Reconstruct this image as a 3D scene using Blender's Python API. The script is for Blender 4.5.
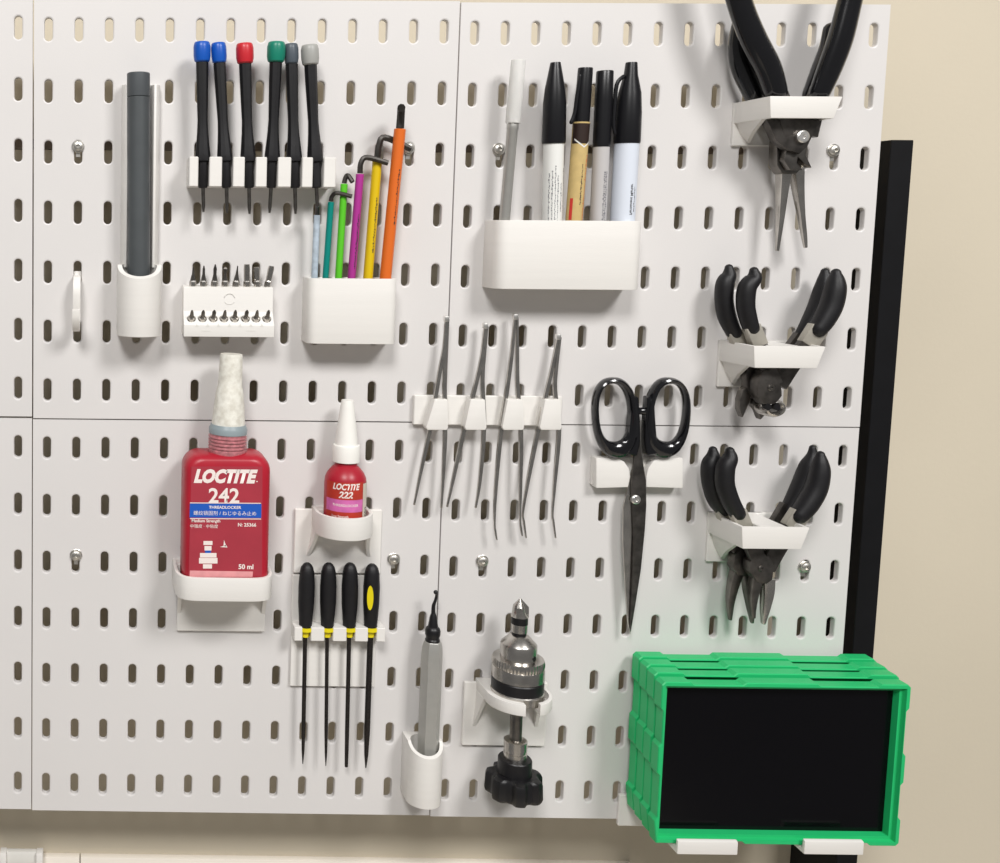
import bpy, bmesh, math, random
from mathutils import Vector, Matrix

for o in list(bpy.data.objects):
    bpy.data.objects.remove(o)
scene = bpy.context.scene
COL = scene.collection

# ------------------------------------------------------------------ camera
# measured on the photograph: the pegboard's slot grid (20 x 40 mm) gives the lens and the stand point
FPX, CX, CY = 1039.97, 95.14, 320.66
CAM = (49.24, -699.46, 130.09)            # mm, relative to the panels' crossing
ROTV = (0.0891, 0.0105, 0.0078)
Z0 = 1400.0                                # height of the panels' crossing above the floor, mm


def rotm(w):
    w = Vector(w)
    return Matrix.Rotation(w.length, 3, w.normalized())


RM = rotm(ROTV)                            # (right, down, forward) rows over (X, -Z, Y)
cd = bpy.data.cameras.new('camera')
cam = bpy.data.objects.new('camera', cd)
COL.objects.link(cam)
cd.sensor_fit = 'HORIZONTAL'
cd.sensor_width = 36.0
cd.lens = FPX * 36.0 / 1000.0
cd.shift_x = (500 - CX) / 1000.0
cd.shift_y = -(431.5 - CY) / 1000.0
cd.clip_start = 0.02
cd.clip_end = 50


def w3(r):
    return Vector((r[0], r[2], -r[1]))


mr, mu, mb = w3(RM[0]), -w3(RM[1]), -w3(RM[2])
mat = Matrix((mr, mu, mb)).transposed().to_4x4()
mat.translation = Vector((CAM[0], CAM[1], CAM[2] + Z0)) * 0.001
cam.matrix_world = mat
scene.camera = cam

# ------------------------------------------------------------------ world and lamps
world = bpy.data.worlds.new('world')
scene.world = world
world.use_nodes = True
bg = world.node_tree.nodes['Background']
bg.inputs['Color'].default_value = (1.0, 0.985, 0.97, 1)
bg.inputs['Strength'].default_value = 0.18


def area(name, loc, target, sx, sy, power, color):
    l = bpy.data.lights.new(name, 'AREA')
    l.shape = 'RECTANGLE'
    l.size, l.size_y = sx, sy
    l.energy = power
    l.color = color
    o = bpy.data.objects.new(name, l)
    COL.objects.link(o)
    o.location = loc
    d = Vector(target) - Vector(loc)
    o.rotation_euler = d.to_track_quat('-Z', 'Y').to_euler()
    return o


area('ceiling_lamp', (-0.45, -1.85, 3.1), (0.3, 0, 1.4), 0.65, 0.6, 43, (1.0, 0.985, 0.97))
area('ceiling_lamp', (1.25, -1.85, 3.1), (0.3, 0, 1.4), 0.65, 0.6, 46, (1.0, 0.985, 0.97))

vs = scene.view_settings
vs.view_transform = 'Standard'
vs.look = 'None'
vs.gamma = 1.0
vs.exposure = 0.0
vs.use_curve_mapping = False


# ------------------------------------------------------------------ coordinates
def V(x, d, z):
    """mm in the board's frame: x right, d out of the board towards the room, z up."""
    return Vector((x, -d, z + Z0)) * 0.001


def P(px, py, d=0.0):
    """the point d mm in front of the board seen at a measured photograph position"""
    r = Vector(((px - CX) / FPX, (py - CY) / FPX, 1.0))
    a = RM.transposed() @ r
    t = (-d - CAM[1]) / a[2]
    return Vector((CAM[0] + t * a[0], -d, CAM[2] - t * a[1] + Z0)) * 0.001


def K(px, py, d=0.0):
    return (P(px + 1, py, d) - P(px, py, d)).length


def PX(px, py, d=0.0):
    v = P(px, py, d) * 1000
    return v.x, v.z - Z0


# ------------------------------------------------------------------ materials
def lin(c):
    return tuple((v / 255 / 12.92) if v / 255 <= 0.04045 else ((v / 255 + 0.055) / 1.055) ** 2.4 for v in c)


MATS = {}


def material(name, rgb, rough=0.5, metal=0.0, noise=0.0, nscale=40.0, bump=0.0, bscale=400.0, trans=0.0,
             coat=0.0, spec=0.5, ior=1.45, stretch=None, dark=None):
    m = bpy.data.materials.new(name)
    m.use_nodes = True
    nt = m.node_tree
    b = nt.nodes['Principled BSDF']
    col = lin(rgb) + (1,)
    b.inputs['Base Color'].default_value = col
    b.inputs['Roughness'].default_value = rough
    b.inputs['Metallic'].default_value = metal
    b.inputs['Transmission Weight'].default_value = trans
    b.inputs['Coat Weight'].default_value = coat
    b.inputs['Specular IOR Level'].default_value = spec
    b.inputs['IOR'].default_value = ior
    tc = nt.nodes.new('ShaderNodeTexCoord')
    mp = nt.nodes.new('ShaderNodeMapping')
    nt.links.new(tc.outputs['Object'], mp.inputs['Vector'])
    if stretch:
        mp.inputs['Scale'].default_value = stretch
    if noise:
        n = nt.nodes.new('ShaderNodeTexNoise')
        n.inputs['Scale'].default_value = nscale
        n.inputs['Detail'].default_value = 4
        nt.links.new(mp.outputs['Vector'], n.inputs['Vector'])
        r = nt.nodes.new('ShaderNodeValToRGB')
        r.color_ramp.elements[0].position = 0.35
        r.color_ramp.elements[1].position = 0.65
        d = dark or tuple(max(0, v * (1 - noise)) for v in rgb)
        r.color_ramp.elements[0].color = lin(d) + (1,)
        r.color_ramp.elements[1].color = col
        nt.links.new(n.outputs['Fac'], r.inputs['Fac'])
        nt.links.new(r.outputs['Color'], b.inputs['Base Color'])
    if bump:
        n2 = nt.nodes.new('ShaderNodeTexNoise')
        n2.inputs['Scale'].default_value = bscale
        n2.inputs['Detail'].default_value = 3
        nt.links.new(mp.outputs['Vector'], n2.inputs['Vector'])
        bp = nt.nodes.new('ShaderNodeBump')
        bp.inputs['Strength'].default_value = bump
        bp.inputs['Distance'].default_value = 0.0004
        nt.links.new(n2.outputs['Fac'], bp.inputs['Height'])
        nt.links.new(bp.outputs['Normal'], b.inputs['Normal'])
    MATS[name] = m
    return m


material('board_white', (215, 212, 210), 0.42, noise=0.012, nscale=9, bump=0.12, bscale=900)
material('wall_paint', (206, 196, 176), 0.8, noise=0.03, nscale=4, bump=0.25, bscale=250)
material('ledge_cream', (238, 230, 218), 0.5, noise=0.02, nscale=10)
material('printed_white', (228, 225, 220), 0.38, noise=0.012, nscale=60, bump=0.2, bscale=900, stretch=(0.2, 0.2, 4))
material('printed_grey', (222, 220, 214), 0.45, noise=0.015, nscale=60, bump=0.2, bscale=900, stretch=(0.2, 0.2, 4))
material('steel', (206, 202, 196), 0.26, 1.0, noise=0.12, nscale=90)
material('steel_bright', (236, 234, 230), 0.36, 1.0, noise=0.05, nscale=90)
material('steel_dark', (128, 124, 119), 0.34, 1.0, noise=0.2, nscale=120)
material('gunmetal', (104, 100, 96), 0.4, 0.9, noise=0.25, nscale=150)
material('file_steel', (62, 58, 56), 0.5, 0.8, noise=0.3, nscale=900)
material('zinc', (220, 217, 210), 0.38, 1.0, noise=0.12, nscale=300)
material('shank_grey', (178, 173, 162), 0.4, 0.35, noise=0.08, nscale=120)
material('frame_black', (14, 14, 17), 0.5, noise=0.2, nscale=60, spec=0.3)
material('rail_brown', (140, 126, 112), 0.6, noise=0.15, nscale=60)
material('black_plastic', (22, 21, 23), 0.4, noise=0.15, nscale=80)
material('black_grip', (19, 18, 21), 0.5, noise=0.2, nscale=200, bump=0.15, bscale=700)
material('black_gloss', (15, 15, 18), 0.16, coat=0.4)
material('cap_black', (20, 20, 23), 0.32)
material('tube_grey', (84, 88, 90), 0.42, 0.25, noise=0.05, nscale=60)
material('tube_cap_grey', (90, 94, 97), 0.42, 0.25, noise=0.05, nscale=60)
material('blue', (16, 82, 176), 0.35)
material('red', (190, 38, 48), 0.35)
material('green_cap', (20, 122, 100), 0.35)
material('slate', (74, 82, 90), 0.4)
material('grey_cap', (158, 158, 154), 0.4)
material('sleeve_white', (186, 200, 212), 0.3, noise=0.1, nscale=300)
material('sleeve_teal', (0, 128, 118), 0.35)
material('sleeve_green', (88, 190, 40), 0.35)
material('sleeve_magenta', (168, 50, 140), 0.4)
material('sleeve_yellow', (212, 180, 14), 0.35)
material('sleeve_orange', (216, 106, 38), 0.35)
material('hex_black', (62, 58, 54), 0.4, 0.5, noise=0.2, nscale=200)
material('ink', (44, 42, 46), 0.6)
material('ink_grey', (120, 120, 124), 0.6)
material('ink_red', (196, 52, 44), 0.6)
material('ink_orange', (206, 118, 72), 0.6)
material('marker_white', (226, 226, 222), 0.35)
material('marker_white_blue', (214, 220, 230), 0.35)
material('marker_grey', (188, 185, 184), 0.35)
material('marker_tan', (202, 176, 118), 0.4, noise=0.05, nscale=200)
material('marker_dark', (48, 36, 32), 0.35)
material('cap_clear', (244, 243, 240), 0.2, trans=0.45, ior=1.1)
material('knife_silver', (186, 185, 180), 0.38, 0.6, noise=0.02, nscale=200)
material('bottle_red', (174, 30, 48), 0.36, noise=0.06, nscale=30)
material('label_red', (168, 52, 66), 0.5, noise=0.05, nscale=50)
material('label_rust', (186, 56, 40), 0.5, noise=0.1, nscale=100)
material('label_pink', (214, 110, 176), 0.5, noise=0.08, nscale=200)
material('label_blue', (24, 86, 182), 0.5)
material('label_pale', (232, 160, 162), 0.55, noise=0.06, nscale=200)
material('label_ink', (236, 224, 218), 0.5)
material('strip_cream', (206, 196, 182), 0.5)
material('nozzle_dirty', (232, 230, 220), 0.5, noise=0.1, nscale=220, dark=(208, 204, 192), bump=0.5, bscale=400)
material('nozzle_clean', (238, 236, 230), 0.4, noise=0.02, nscale=80)
material('thread_pink', (214, 140, 146), 0.3, noise=0.2, nscale=400, trans=0.15)
material('ring_blue_grey', (140, 152, 156), 0.4)
material('yellow_plastic', (226, 208, 20), 0.4)
material('tray_green', (34, 186, 110), 0.42, noise=0.03, nscale=30)
material('screen_black', (8, 7, 10), 0.16, spec=0.25)
material('copper', (170, 110, 84), 0.3, 1.0)


def mt(n):
    return MATS[n]


# ------------------------------------------------------------------ mesh helpers
def quadstrip(bm, rings, closed=True, cap=True):
    n = len(rings[0])
    for a, b in zip(rings[:-1], rings[1:]):
        for i in range(n if closed else n - 1):
            j = (i + 1) % n
            try:
                bm.faces.new((a[i], a[j], b[j], b[i]))
            except ValueError:
                pass
    if cap:
        bm.faces.new(list(reversed(rings[0])))
        bm.faces.new(rings[-1])


def frame(ax):
    ax = ax.normalized()
    e2 = Vector((0, -1, 0))
    e2 = (e2 - ax * e2.dot(ax))
    if e2.length < 1e-4:
        e2 = Vector((0, 0, 1))
    e2.normalize()
    e1 = e2.cross(ax)
    if e1.x < 0:
        e1 = -e1
    return ax, e1.normalized(), e2


def lathe(bm, A, B, prof, seg=24, sx=1.0, sd=1.0, rot=0.0):
    """prof: (distance from A in mm, radius in mm); sx, sd flatten sideways / in depth"""
    ax, e1, e2 = frame(B - A)
    rings = []
    for t, r in prof:
        r = max(r, 0.01)
        c = A + ax * (t * 0.001)
        rings.append([bm.verts.new(c + (e1 * math.cos(rot + 2 * math.pi * k / seg) * sx +
                                        e2 * math.sin(rot + 2 * math.pi * k / seg) * sd) * r * 0.001)
                      for k in range(seg)])
    quadstrip(bm, rings)


def catmull(pts, sub):
    if sub <= 1 or len(pts) < 3:
        return pts
    out = []
    n = len(pts)
    for i in range(n - 1):
        p0, p1, p2, p3 = pts[max(i - 1, 0)], pts[i], pts[i + 1], pts[min(i + 2, n - 1)]
        for k in range(sub):
            t = k / sub
            out.append([0.5 * (2 * b + (c - a) * t + (2 * a - 5 * b + 4 * c - d) * t * t +
                               (3 * b - a - 3 * c + d) * t ** 3) for a, b, c, d in zip(p0, p1, p2, p3)])
    out.append(list(pts[-1]))
    return out


def tube(bm, pts, seg=14, sub=5, flat=1.0, round_ends=True):
    """pts: (Vector, radius mm). flat: squash in depth"""
    ps = catmull([[p.x, p.y, p.z, r] for p, r in pts], sub)
    pos = [Vector(p[:3]) for p in ps]
    rad = [p[3] * 0.001 for p in ps]
    n = len(pos)
    tang = []
    for i in range(n):
        t = pos[min(i + 1, n - 1)] - pos[max(i - 1, 0)]
        tang.append(t.normalized())
    if round_ends:
        hp, hr, ht = [], [], []
        for a in (0.05, 0.5, 0.85):
            ang = math.acos(1 - a) if a < 1 else math.pi / 2
        for f in (0.2, 0.6, 0.9):
            hp.append(pos[0] - tang[0] * rad[0] * math.sqrt(1 - f * f)); hr.append(rad[0] * f); ht.append(tang[0])
        tp, tr, tt = [], [], []
        for f in (0.9, 0.6, 0.2):
            tp.append(pos[-1] + tang[-1] * rad[-1] * math.sqrt(1 - f * f)); tr.append(rad[-1] * f); tt.append(tang[-1])
        pos, rad, tang = hp + pos + tp, hr + rad + tr, ht + tang + tt
    _, e1, e2 = frame(tang[0])
    rings = []
    for p, r, t in zip(pos, rad, tang):
        e1 = (e1 - t * e1.dot(t)).normalized()
        e2 = t.cross(e1)
        ring = []
        for k in range(seg):
            a = 2 * math.pi * k / seg
            v = (e1 * math.cos(a) + e2 * math.sin(a)) * r
            v.y *= flat
            ring.append(bm.verts.new(p + v))
        rings.append(ring)
    quadstrip(bm, rings)


def box(bm, x0, x1, d0, d1, z0, z1):
    vs_ = [bm.verts.new(V(x, d, z)) for d in (d0, d1) for x, z in ((x0, z0), (x1, z0), (x1, z1), (x0, z1))]
    a, b = vs_[:4], vs_[4:]
    quadstrip(bm, [a, b])


def prism(bm, poly, d0, d1, taper=0.0):
    """poly: Vectors (their y ignored) in the board plane, extruded from depth d0 to d1"""
    c = sum(poly, Vector()) / len(poly)
    rings = []
    for d, s in ((d0, 1.0), (d1, 1.0 - taper)):
        rings.append([bm.verts.new(Vector((c.x + (p.x - c.x) * s, -d * 0.001, c.z + (p.z - c.z) * s))) for p in poly])
    quadstrip(bm, rings)


def ppoly(pts, d):
    return [P(x, y, d) for x, y in pts]


def ribbon(bm, st, sub=5):
    """st: (px, py, halfwidth px, d0, d1) a strip of solid material along a path"""
    st = catmull([list(s) for s in st], sub)
    rings = []
    n = len(st)
    for i, (x, y, h, d0, d1) in enumerate(st):
        a, b = st[max(i - 1, 0)], st[min(i + 1, n - 1)]
        tx, ty = b[0] - a[0], b[1] - a[1]
        l = math.hypot(tx, ty) or 1
        nx, ny = -ty / l, tx / l
        dm = (d0 + d1) / 2
        p = P(x, y, dm)
        q = P(x + nx * h, y + ny * h, dm) - p
        ring = [p - q, p + q, p + q, p - q]
        ys = (d0, d0, d1, d1)
        rings.append([bm.verts.new(Vector((v.x, -dd * 0.001, v.z))) for v, dd in zip(ring, ys)])
    quadstrip(bm, rings)


def clean(bm):
    bmesh.ops.remove_doubles(bm, verts=bm.verts, dist=1e-7)
    bmesh.ops.recalc_face_normals(bm, faces=bm.faces)


def bevel(bm, w, seg=2, ang=30):
    clean(bm)
    es = [e for e in bm.edges if e.is_manifold and e.calc_face_angle(0) > math.radians(ang)]
    if es:
        bmesh.ops.bevel(bm, geom=es, offset=w * 0.001, segments=seg, affect='EDGES', profile=0.6, clamp_overlap=True)


def new():
    return bmesh.new()


def to_mesh(bm, name):
    bmesh.ops.recalc_face_normals(bm, faces=bm.faces)
    me = bpy.data.meshes.new(name)
    bm.to_mesh(me)
    bm.free()
    return me


def obj(name, bm, m, parent=None, label=None, smooth=True, angle=32):
    me = bm if isinstance(bm, bpy.types.Mesh) else to_mesh(bm, name)
    me.name = name
    me.materials.clear()
    me.materials.append(mt(m))
    if smooth and len(me.polygons):
        me.shade_smooth()
        me.set_sharp_from_angle(angle=math.radians(angle))
    o = bpy.data.objects.new(name, me)
    COL.objects.link(o)
    if parent is not None:
        root = parent
        off = Vector(parent.location)
        while root.parent is not None:
            root = root.parent
            off = off + root.location
        me.transform(Matrix.Translation(-off))
        o.parent = parent
    if label:
        o['label'] = label
    return o


def boolean(bm_a, cutters, op='DIFFERENCE'):
    clean(bm_a)
    a = bpy.data.objects.new('tmp_a', to_mesh(bm_a, 'tmp_a'))
    COL.objects.link(a)
    tmp = [a]
    for c in cutters:
        clean(c)
        b = bpy.data.objects.new('tmp_b', to_mesh(c, 'tmp_b'))
        COL.objects.link(b)
        tmp.append(b)
        md = a.modifiers.new('b', 'BOOLEAN')
        md.operation = op
        md.solver = 'EXACT'
        md.object = b
    bpy.context.view_layer.update()
    dg = bpy.context.evaluated_depsgraph_get()
    me = bpy.data.meshes.new_from_object(a.evaluated_get(dg))
    for t in tmp:
        bpy.data.objects.remove(t)
    bm = bmesh.new()
    bm.from_mesh(me)
    bpy.data.meshes.remove(me)
    return bm


def thing(name, label, cat, loc, group=None):
    o = bpy.data.objects.new(name, None)
    o.empty_display_size = 0.01
    COL.objects.link(o)
    o.location = loc
    o['label'] = label
    o['category'] = cat
    if group:
        o['group'] = group
    return o


def tag(o, label, cat, group=None):
    o['label'] = label
    o['category'] = cat
    if group:
        o['group'] = group
    return o


def solo(name, bm, m, label, cat, loc=None, group=None, **kw):
    """one-mesh thing with its origin at loc"""
    o = obj(name, bm, m, None, **kw)
    if loc is not None:
        o.data.transform(Matrix.Translation(-loc))
        o.location = loc
    return tag(o, label, cat, group)


def structure(name, bm, m, **kw):
    o = obj(name, bm, m, None, **kw)
    o['kind'] = 'structure'
    return o


def text_mesh(s, size, bold=0.0, shear=0.0, xs=1.0, align='CENTER'):
    """flat letters in mm, x right, y up, centred at origin: returns bmesh in (x, y) metres"""
    c = bpy.data.curves.new('t', 'FONT')
    c.body = s
    c.size = size * 0.001
    c.align_x = align
    c.align_y = 'CENTER'
    c.offset = bold * 0.001
    c.shear = shear
    c.resolution_u = 3
    o = bpy.data.objects.new('t', c)
    COL.objects.link(o)
    bpy.context.view_layer.update()
    me = bpy.data.meshes.new_from_object(o.evaluated_get(bpy.context.evaluated_depsgraph_get()))
    bpy.data.objects.remove(o)
    bm = bmesh.new()
    bm.from_mesh(me)
    bpy.data.meshes.remove(me)
    for v in bm.verts:
        v.co.x *= xs
    return bm


def text_flat(into, s, centre, size, **kw):
    bm = text_mesh(s, size, **kw)
    for v in bm.verts:
        v.co = Vector((centre.x + v.co.x, centre.y, centre.z + v.co.y))
    me = bpy.data.meshes.new('t')
    bm.to_mesh(me)
    bm.free()
    into.from_mesh(me)
    bpy.data.meshes.remove(me)


def wrap(A, B, r, u, th, eps=0.03):
    ax, e1, e2 = frame(B - A)
    return A + ax * (u * 0.001) + (e1 * math.sin(th) + e2 * math.cos(th)) * (r + eps) * 0.001


def patch(bm, A, B, r, u0, u1, t0, t1, n=8, eps=0.03):
    """a skin on a cylinder: u along the axis (mm), t around it (radians, 0 faces the room)"""
    rows = [[bm.verts.new(wrap(A, B, r, u, t0 + (t1 - t0) * k / n, eps)) for k in range(n + 1)] for u in (u0, u1)]
    quadstrip(bm, rows, closed=False, cap=False)


def text_wrap(into, s, A, B, r, u, th, size, along=True, eps=0.06, **kw):
    """letters on a cylinder; along=True reads along the axis from B to A"""
    bm = text_mesh(s, size, **kw)
    for v in bm.verts:
        x, y = v.co.x * 1000, v.co.y * 1000
        if along:
            v.co = wrap(A, B, r, u - x, th + y / r, eps)
        else:
            v.co = wrap(A, B, r, u - y, th + x / r, eps)
    me = bpy.data.meshes.new('t')
    bm.to_mesh(me)
    bm.free()
    into.from_mesh(me)
    bpy.data.meshes.remove(me)


def scribble(bm, A, B, r, u0, u1, th, w=0.35, seed=0):
    """a line of print too small to read: little strokes along the axis"""
    rnd = random.Random(seed)
    u = u0
    while u < u1:
        l = rnd.uniform(0.3, 1.3)
        dt = rnd.uniform(-0.25, 0.25) * w / r
        ww = w * rnd.uniform(0.35, 1.0) / r / 2
        patch(bm, A, B, r, u, min(u + l, u1), th + dt - ww, th + dt + ww, 1, 0.05)
        u += l + rnd.uniform(0.12, 0.45)


# ================================================================== the setting
G = 56.0     # gap between the boards' front and the wall
bm = new()
box(bm, -900, 1500, -G - 60, -G, -Z0, 1400)
structure('wall_back', bm, 'wall_paint', smooth=False)
bm = new()
box(bm, -900, 1500, -G - 60, 2600, -Z0 - 60, -Z0)
structure('floor', bm, 'ledge_cream', smooth=False)
LD = -G + 6
lx0, lz = PX(300, 860.5, LD)
lx1, _ = PX(634, 862, LD)
bm = new()
sx_, _ = PX(80, 860, LD)
for a, b in ((-600, sx_ - 0.35), (sx_ + 0.35, lx1)):
    box(bm, a, b, -G, LD, lz - 60, lz)
bevel(bm, 0.8, 2)
structure('trim_1', bm, 'ledge_cream')

# black mounting frame behind the boards
root = thing('mounting_frame', 'black mounting frame behind the pegboards, its upright bar showing at their right edge',
             'frame', V(PX(850, 500, -8)[0], -8, -340))
ut = PX(914, 140, -8)
ub = PX(858, 855, -8)
ul = PX(790, 855, -8)
bm = new()
xr, xl = (ut[0] + ub[0]) / 2, PX(790, 855, -G)[0]
prism(bm, [V(xl, 0, -420), V(ub[0], 0, -420), V(ub[0], 0, ub[1]), V(ut[0], 0, ut[1]), V(ut[0] - (ub[0] - xl), 0, ut[1])], -G, -8)
bevel(bm, 0.4, 1)
obj('upright', bm, 'frame_black', root)
bm = new()
box(bm, -300, PX(846, 145, -20)[0], -20, -8, PX(400, 151, -8)[1], PX(400, 141, -8)[1])
obj('crossbar', bm, 'rail_brown', root, 'dark brown rail seen through the slots')


# ================================================================== pegboards
def panel_mesh():
    bm = new()
    R_, HS, T, CH = 2.65, 4.95, 4.5, 1.0
    outer = [(10, 5), (10, 12), (10, 20), (5, 20), (0, 20), (-5, 20), (-10, 20), (-10, 12), (-10, 5)]
    outer = outer + [(-x, -z) for x, z in outer]

    def ring(r):
        a = []
        for k in range(9):
            t = math.pi * k / 8
            a.append((r * math.cos(t), HS + r * math.sin(t)))
        return a + [(-x, -z) for x, z in a]

    def cl(x, lim):
        return max(-lim + 0.45, min(lim - 0.45, x))

    for i in range(14):
        for j in range(7):
            cx_, cz_ = -140 + 10 + 20 * i, -140 + 20 + 40 * j
            mk = lambda pts, d: [bm.verts.new(Vector((cl(cx_ + x, 140), -d, cl(cz_ + z, 140))) * 0.001) for x, z in pts]
            rs = [mk(outer, 0), mk(ring(R_ + CH), 0), mk(ring(R_ + 0.25), -0.3), mk(ring(R_), -CH), mk(ring(R_), -T), mk(outer, -T)]
            quadstrip(bm, rs, cap=False)
    bmesh.ops.remove_doubles(bm, verts=bm.verts, dist=1e-6)
    be = [e for e in bm.edges if len(e.link_faces) == 1]
    fr = [e for e in be if all(abs(v.co.y) < 1e-6 for v in e.verts)]
    ret = bmesh.ops.extrude_edge_only(bm, edges=fr)
    for v in [g for g in ret['geom'] if isinstance(g, bmesh.types.BMVert)]:
        v.co.y = 0.0045
    bmesh.ops.remove_doubles(bm, verts=bm.verts, dist=1e-6)
    return to_mesh(bm, 'pegboard_panel')


# panels are 280 mm squares whose grid was measured one by one
panels = [(140, 140.1, 'white slotted pegboard panel at upper centre, holding the screwdrivers and hex keys'),
          (420, 139.3, 'white slotted pegboard panel at upper right, holding the markers and upper pliers'),
          (139.8, -139.9, 'white slotted pegboard panel at lower centre, holding the red bottles and files'),
          (419.8, -140.6, 'white slotted pegboard panel at lower right, holding the scissors and green trays'),
          (-140, 141.2, 'white slotted pegboard panel cut by the left frame edge, upper of two'),
          (-140, -139.2, 'white slotted pegboard panel cut by the left frame edge, lower of two')]
pm = None
for i, (x, z, lab) in enumerate(panels):
    if i == 0:
        p0 = obj('pegboard_panel', panel_mesh(), 'board_white', None, angle=12)
        pn = p0
    else:
        pn = p0.copy()
        COL.objects.link(pn)
    pn.location = V(x, 0, z)
    tag(pn, lab, 'pegboard', 'slotted pegboard panels')

# small white clip on the ledge below
root = thing('plastic_clip', 'small white plastic clip on the cream ledge below the pegboard, at the left frame edge', 'clip', P(22, 860, LD))
cx0, cz1 = PX(6, 852, LD + 5)
cx1, cz0 = PX(41, 864, LD + 5)
bm = new()
box(bm, cx0, cx1, LD, LD + 5, cz0, cz1)
bevel(bm, 0.6)
obj('bar', bm, 'printed_grey', root)
for a in (cx0 - 4.5, cx1 - 3.5):
    bm = new()
    box(bm, a, a + 5, LD, LD + 8, cz0 - 6, cz1 + 0.8)
    bevel(bm, 0.8)
    obj('end_block', bm, 'printed_white', root)

# ================================================================== screws holding the boards
screws = [(78, 146, 'upper left, left of the grey tube'), (409.5, 148, 'beside the yellow hex key'),
          (500, 149, 'behind the craft knife'), (836, 150, 'right of the long nose pliers'),
          (76, 556, 'left of the large red bottle'), (394.5, 560, 'right of the small bottle holder'),
          (483.5, 562, 'below the tweezers'), (807, 568, 'right of the lowest pliers')]
for i, (x, y, where) in enumerate(screws):
    d = 3.0
    c = P(x, y, d) * 1000
    X, Z = c.x, c.z - Z0
    root = thing('board_screw', 'steel button head screw with washer in pegboard slot, ' + where, 'screw', V(X, 0, Z),
                 'screws holding the pegboards')
    bm = new()
    lathe(bm, V(X, 0, Z), V(X, 1, Z), [(0, 0.1), (0, 4.1), (0.9, 4.2), (1.1, 3.9), (1.1, 0.1)], 24)
    obj('washer', bm, 'zinc', root)
    bm = new()
    lathe(bm, V(X, 1.1, Z), V(X, 2, Z), [(0, 0.1), (0, 3.3), (0.8, 3.3), (1.6, 2.9), (2.1, 2.0), (2.2, 1.25), (1.0, 1.2), (1.0, 0.1)], 24)
    obj('screw_head', bm, 'zinc', root)
    bm = new()
    lathe(bm, V(X, -9, Z), V(X, 1, Z), [(0, 0.1), (0, 1.5), (9.5, 1.5), (9.5, 0.1)], 12)
    obj('threaded_shank', bm, 'zinc', root)
    bm = new()
    hx = [V(X + 1.9 * 1.0 * math.cos(k * math.pi / 3) * 1.25, 0, Z - 6.5 + 1.9 * 1.25 * math.sin(k * math.pi / 3)) for k in range(6)]
    prism(bm, [V(X - 1.4, 0, Z - 7), V(X + 1.4, 0, Z - 7), V(X + 1.4, 0, Z - 1), V(X - 1.4, 0, Z - 1)], -2.2, -0.4)
    obj('slot_tab', bm, 'zinc', root)


# ================================================================== grey tube in its cup
def cup_holder(name, label, xl, xr, ztop, zbot, depth, cut_r, slot=None, back_top=None, front_notch=True, m='printed_white'):
    """a U-section cup: flat sides run back to the board, the front is round"""
    r = (xr - xl) / 2
    cx_ = (xl + xr) / 2
    dc = depth - r
    root = thing(name, label, 'holder', V(cx_, 0, zbot))
    bm = new()
    prof = [(xl, 0), (xl, max(dc, 0.1))] + [(cx_ - r * math.cos(t), dc + r * math.sin(t)) for t in
                                           [math.pi * k / 20 for k in range(1, 20)]] + [(xr, max(dc, 0.1)), (xr, 0)]
    rings = []
    for z in (zbot, ztop):
        rings.append([bm.verts.new(V(x, d, z)) for x, d in prof])
    quadstrip(bm, rings)
    bevel(bm, 0.7, 2, 50)
    c1 = new()
    lathe(c1, V(cx_, dc, zbot + 3), V(cx_, dc, ztop + 10), [(0, cut_r), (ztop - zbot + 60, cut_r)], 32)
    cuts = [c1]
    if front_notch:
        c2 = new()     # the mouth slopes down towards the front
        rings = []
        h = front_notch
        for x in (xl - 2, xr + 2):
            rings.append([c2.verts.new(V(x, d, z)) for d, z in
                          ((dc - 1, ztop + 1), (dc + r * 0.45, ztop - h * 0.55), (dc + r + 2, ztop - h * 1.2), (dc + r + 2, ztop + 6), (dc - 1, ztop + 6))])
        quadstrip(c2, rings)
        cuts.append(c2)
    return root, bm, cuts, (cx_, dc, r)


# grey tube tool
d = 17.0
xl, _ = PX(117, 300, 12); xr, _ = PX(161, 300, 12)
zt = PX(139, 265, 17)[1]; zb = PX(139, 337, 26)[1]
root, bm, cuts, (cx_, dc, r_) = cup_holder('tube_holder', 'white plastic cup holder with half open back, carrying the grey tube',
                                           xl, xr, zt, zb, 29, 11.6, front_notch=8)
b2 = boolean(bm, cuts)
obj('cup', b2, 'printed_white', root)
bm = new()
ztt = PX(139, 84, 10)[1]
rings = []
prof = [(xl + 2, 0), (xl + 2, 5), (xl + 4.5, 9), (xl + 6, 9.5), (xl + 8, 5), (xl + 12, 3.2), (xr - 12, 3.2), (xr - 8, 5), (xr - 6, 9.5), (xr - 4.5, 9), (xr - 2, 5), (xr - 2, 0)]
for z in (zt - 2, ztt):
    rings.append([bm.verts.new(V(x, dd, z)) for x, dd in prof])
quadstrip(bm, rings)
bevel(bm, 0.6, 2, 40)
obj('back_guide', bm, 'printed_white', root)

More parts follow.
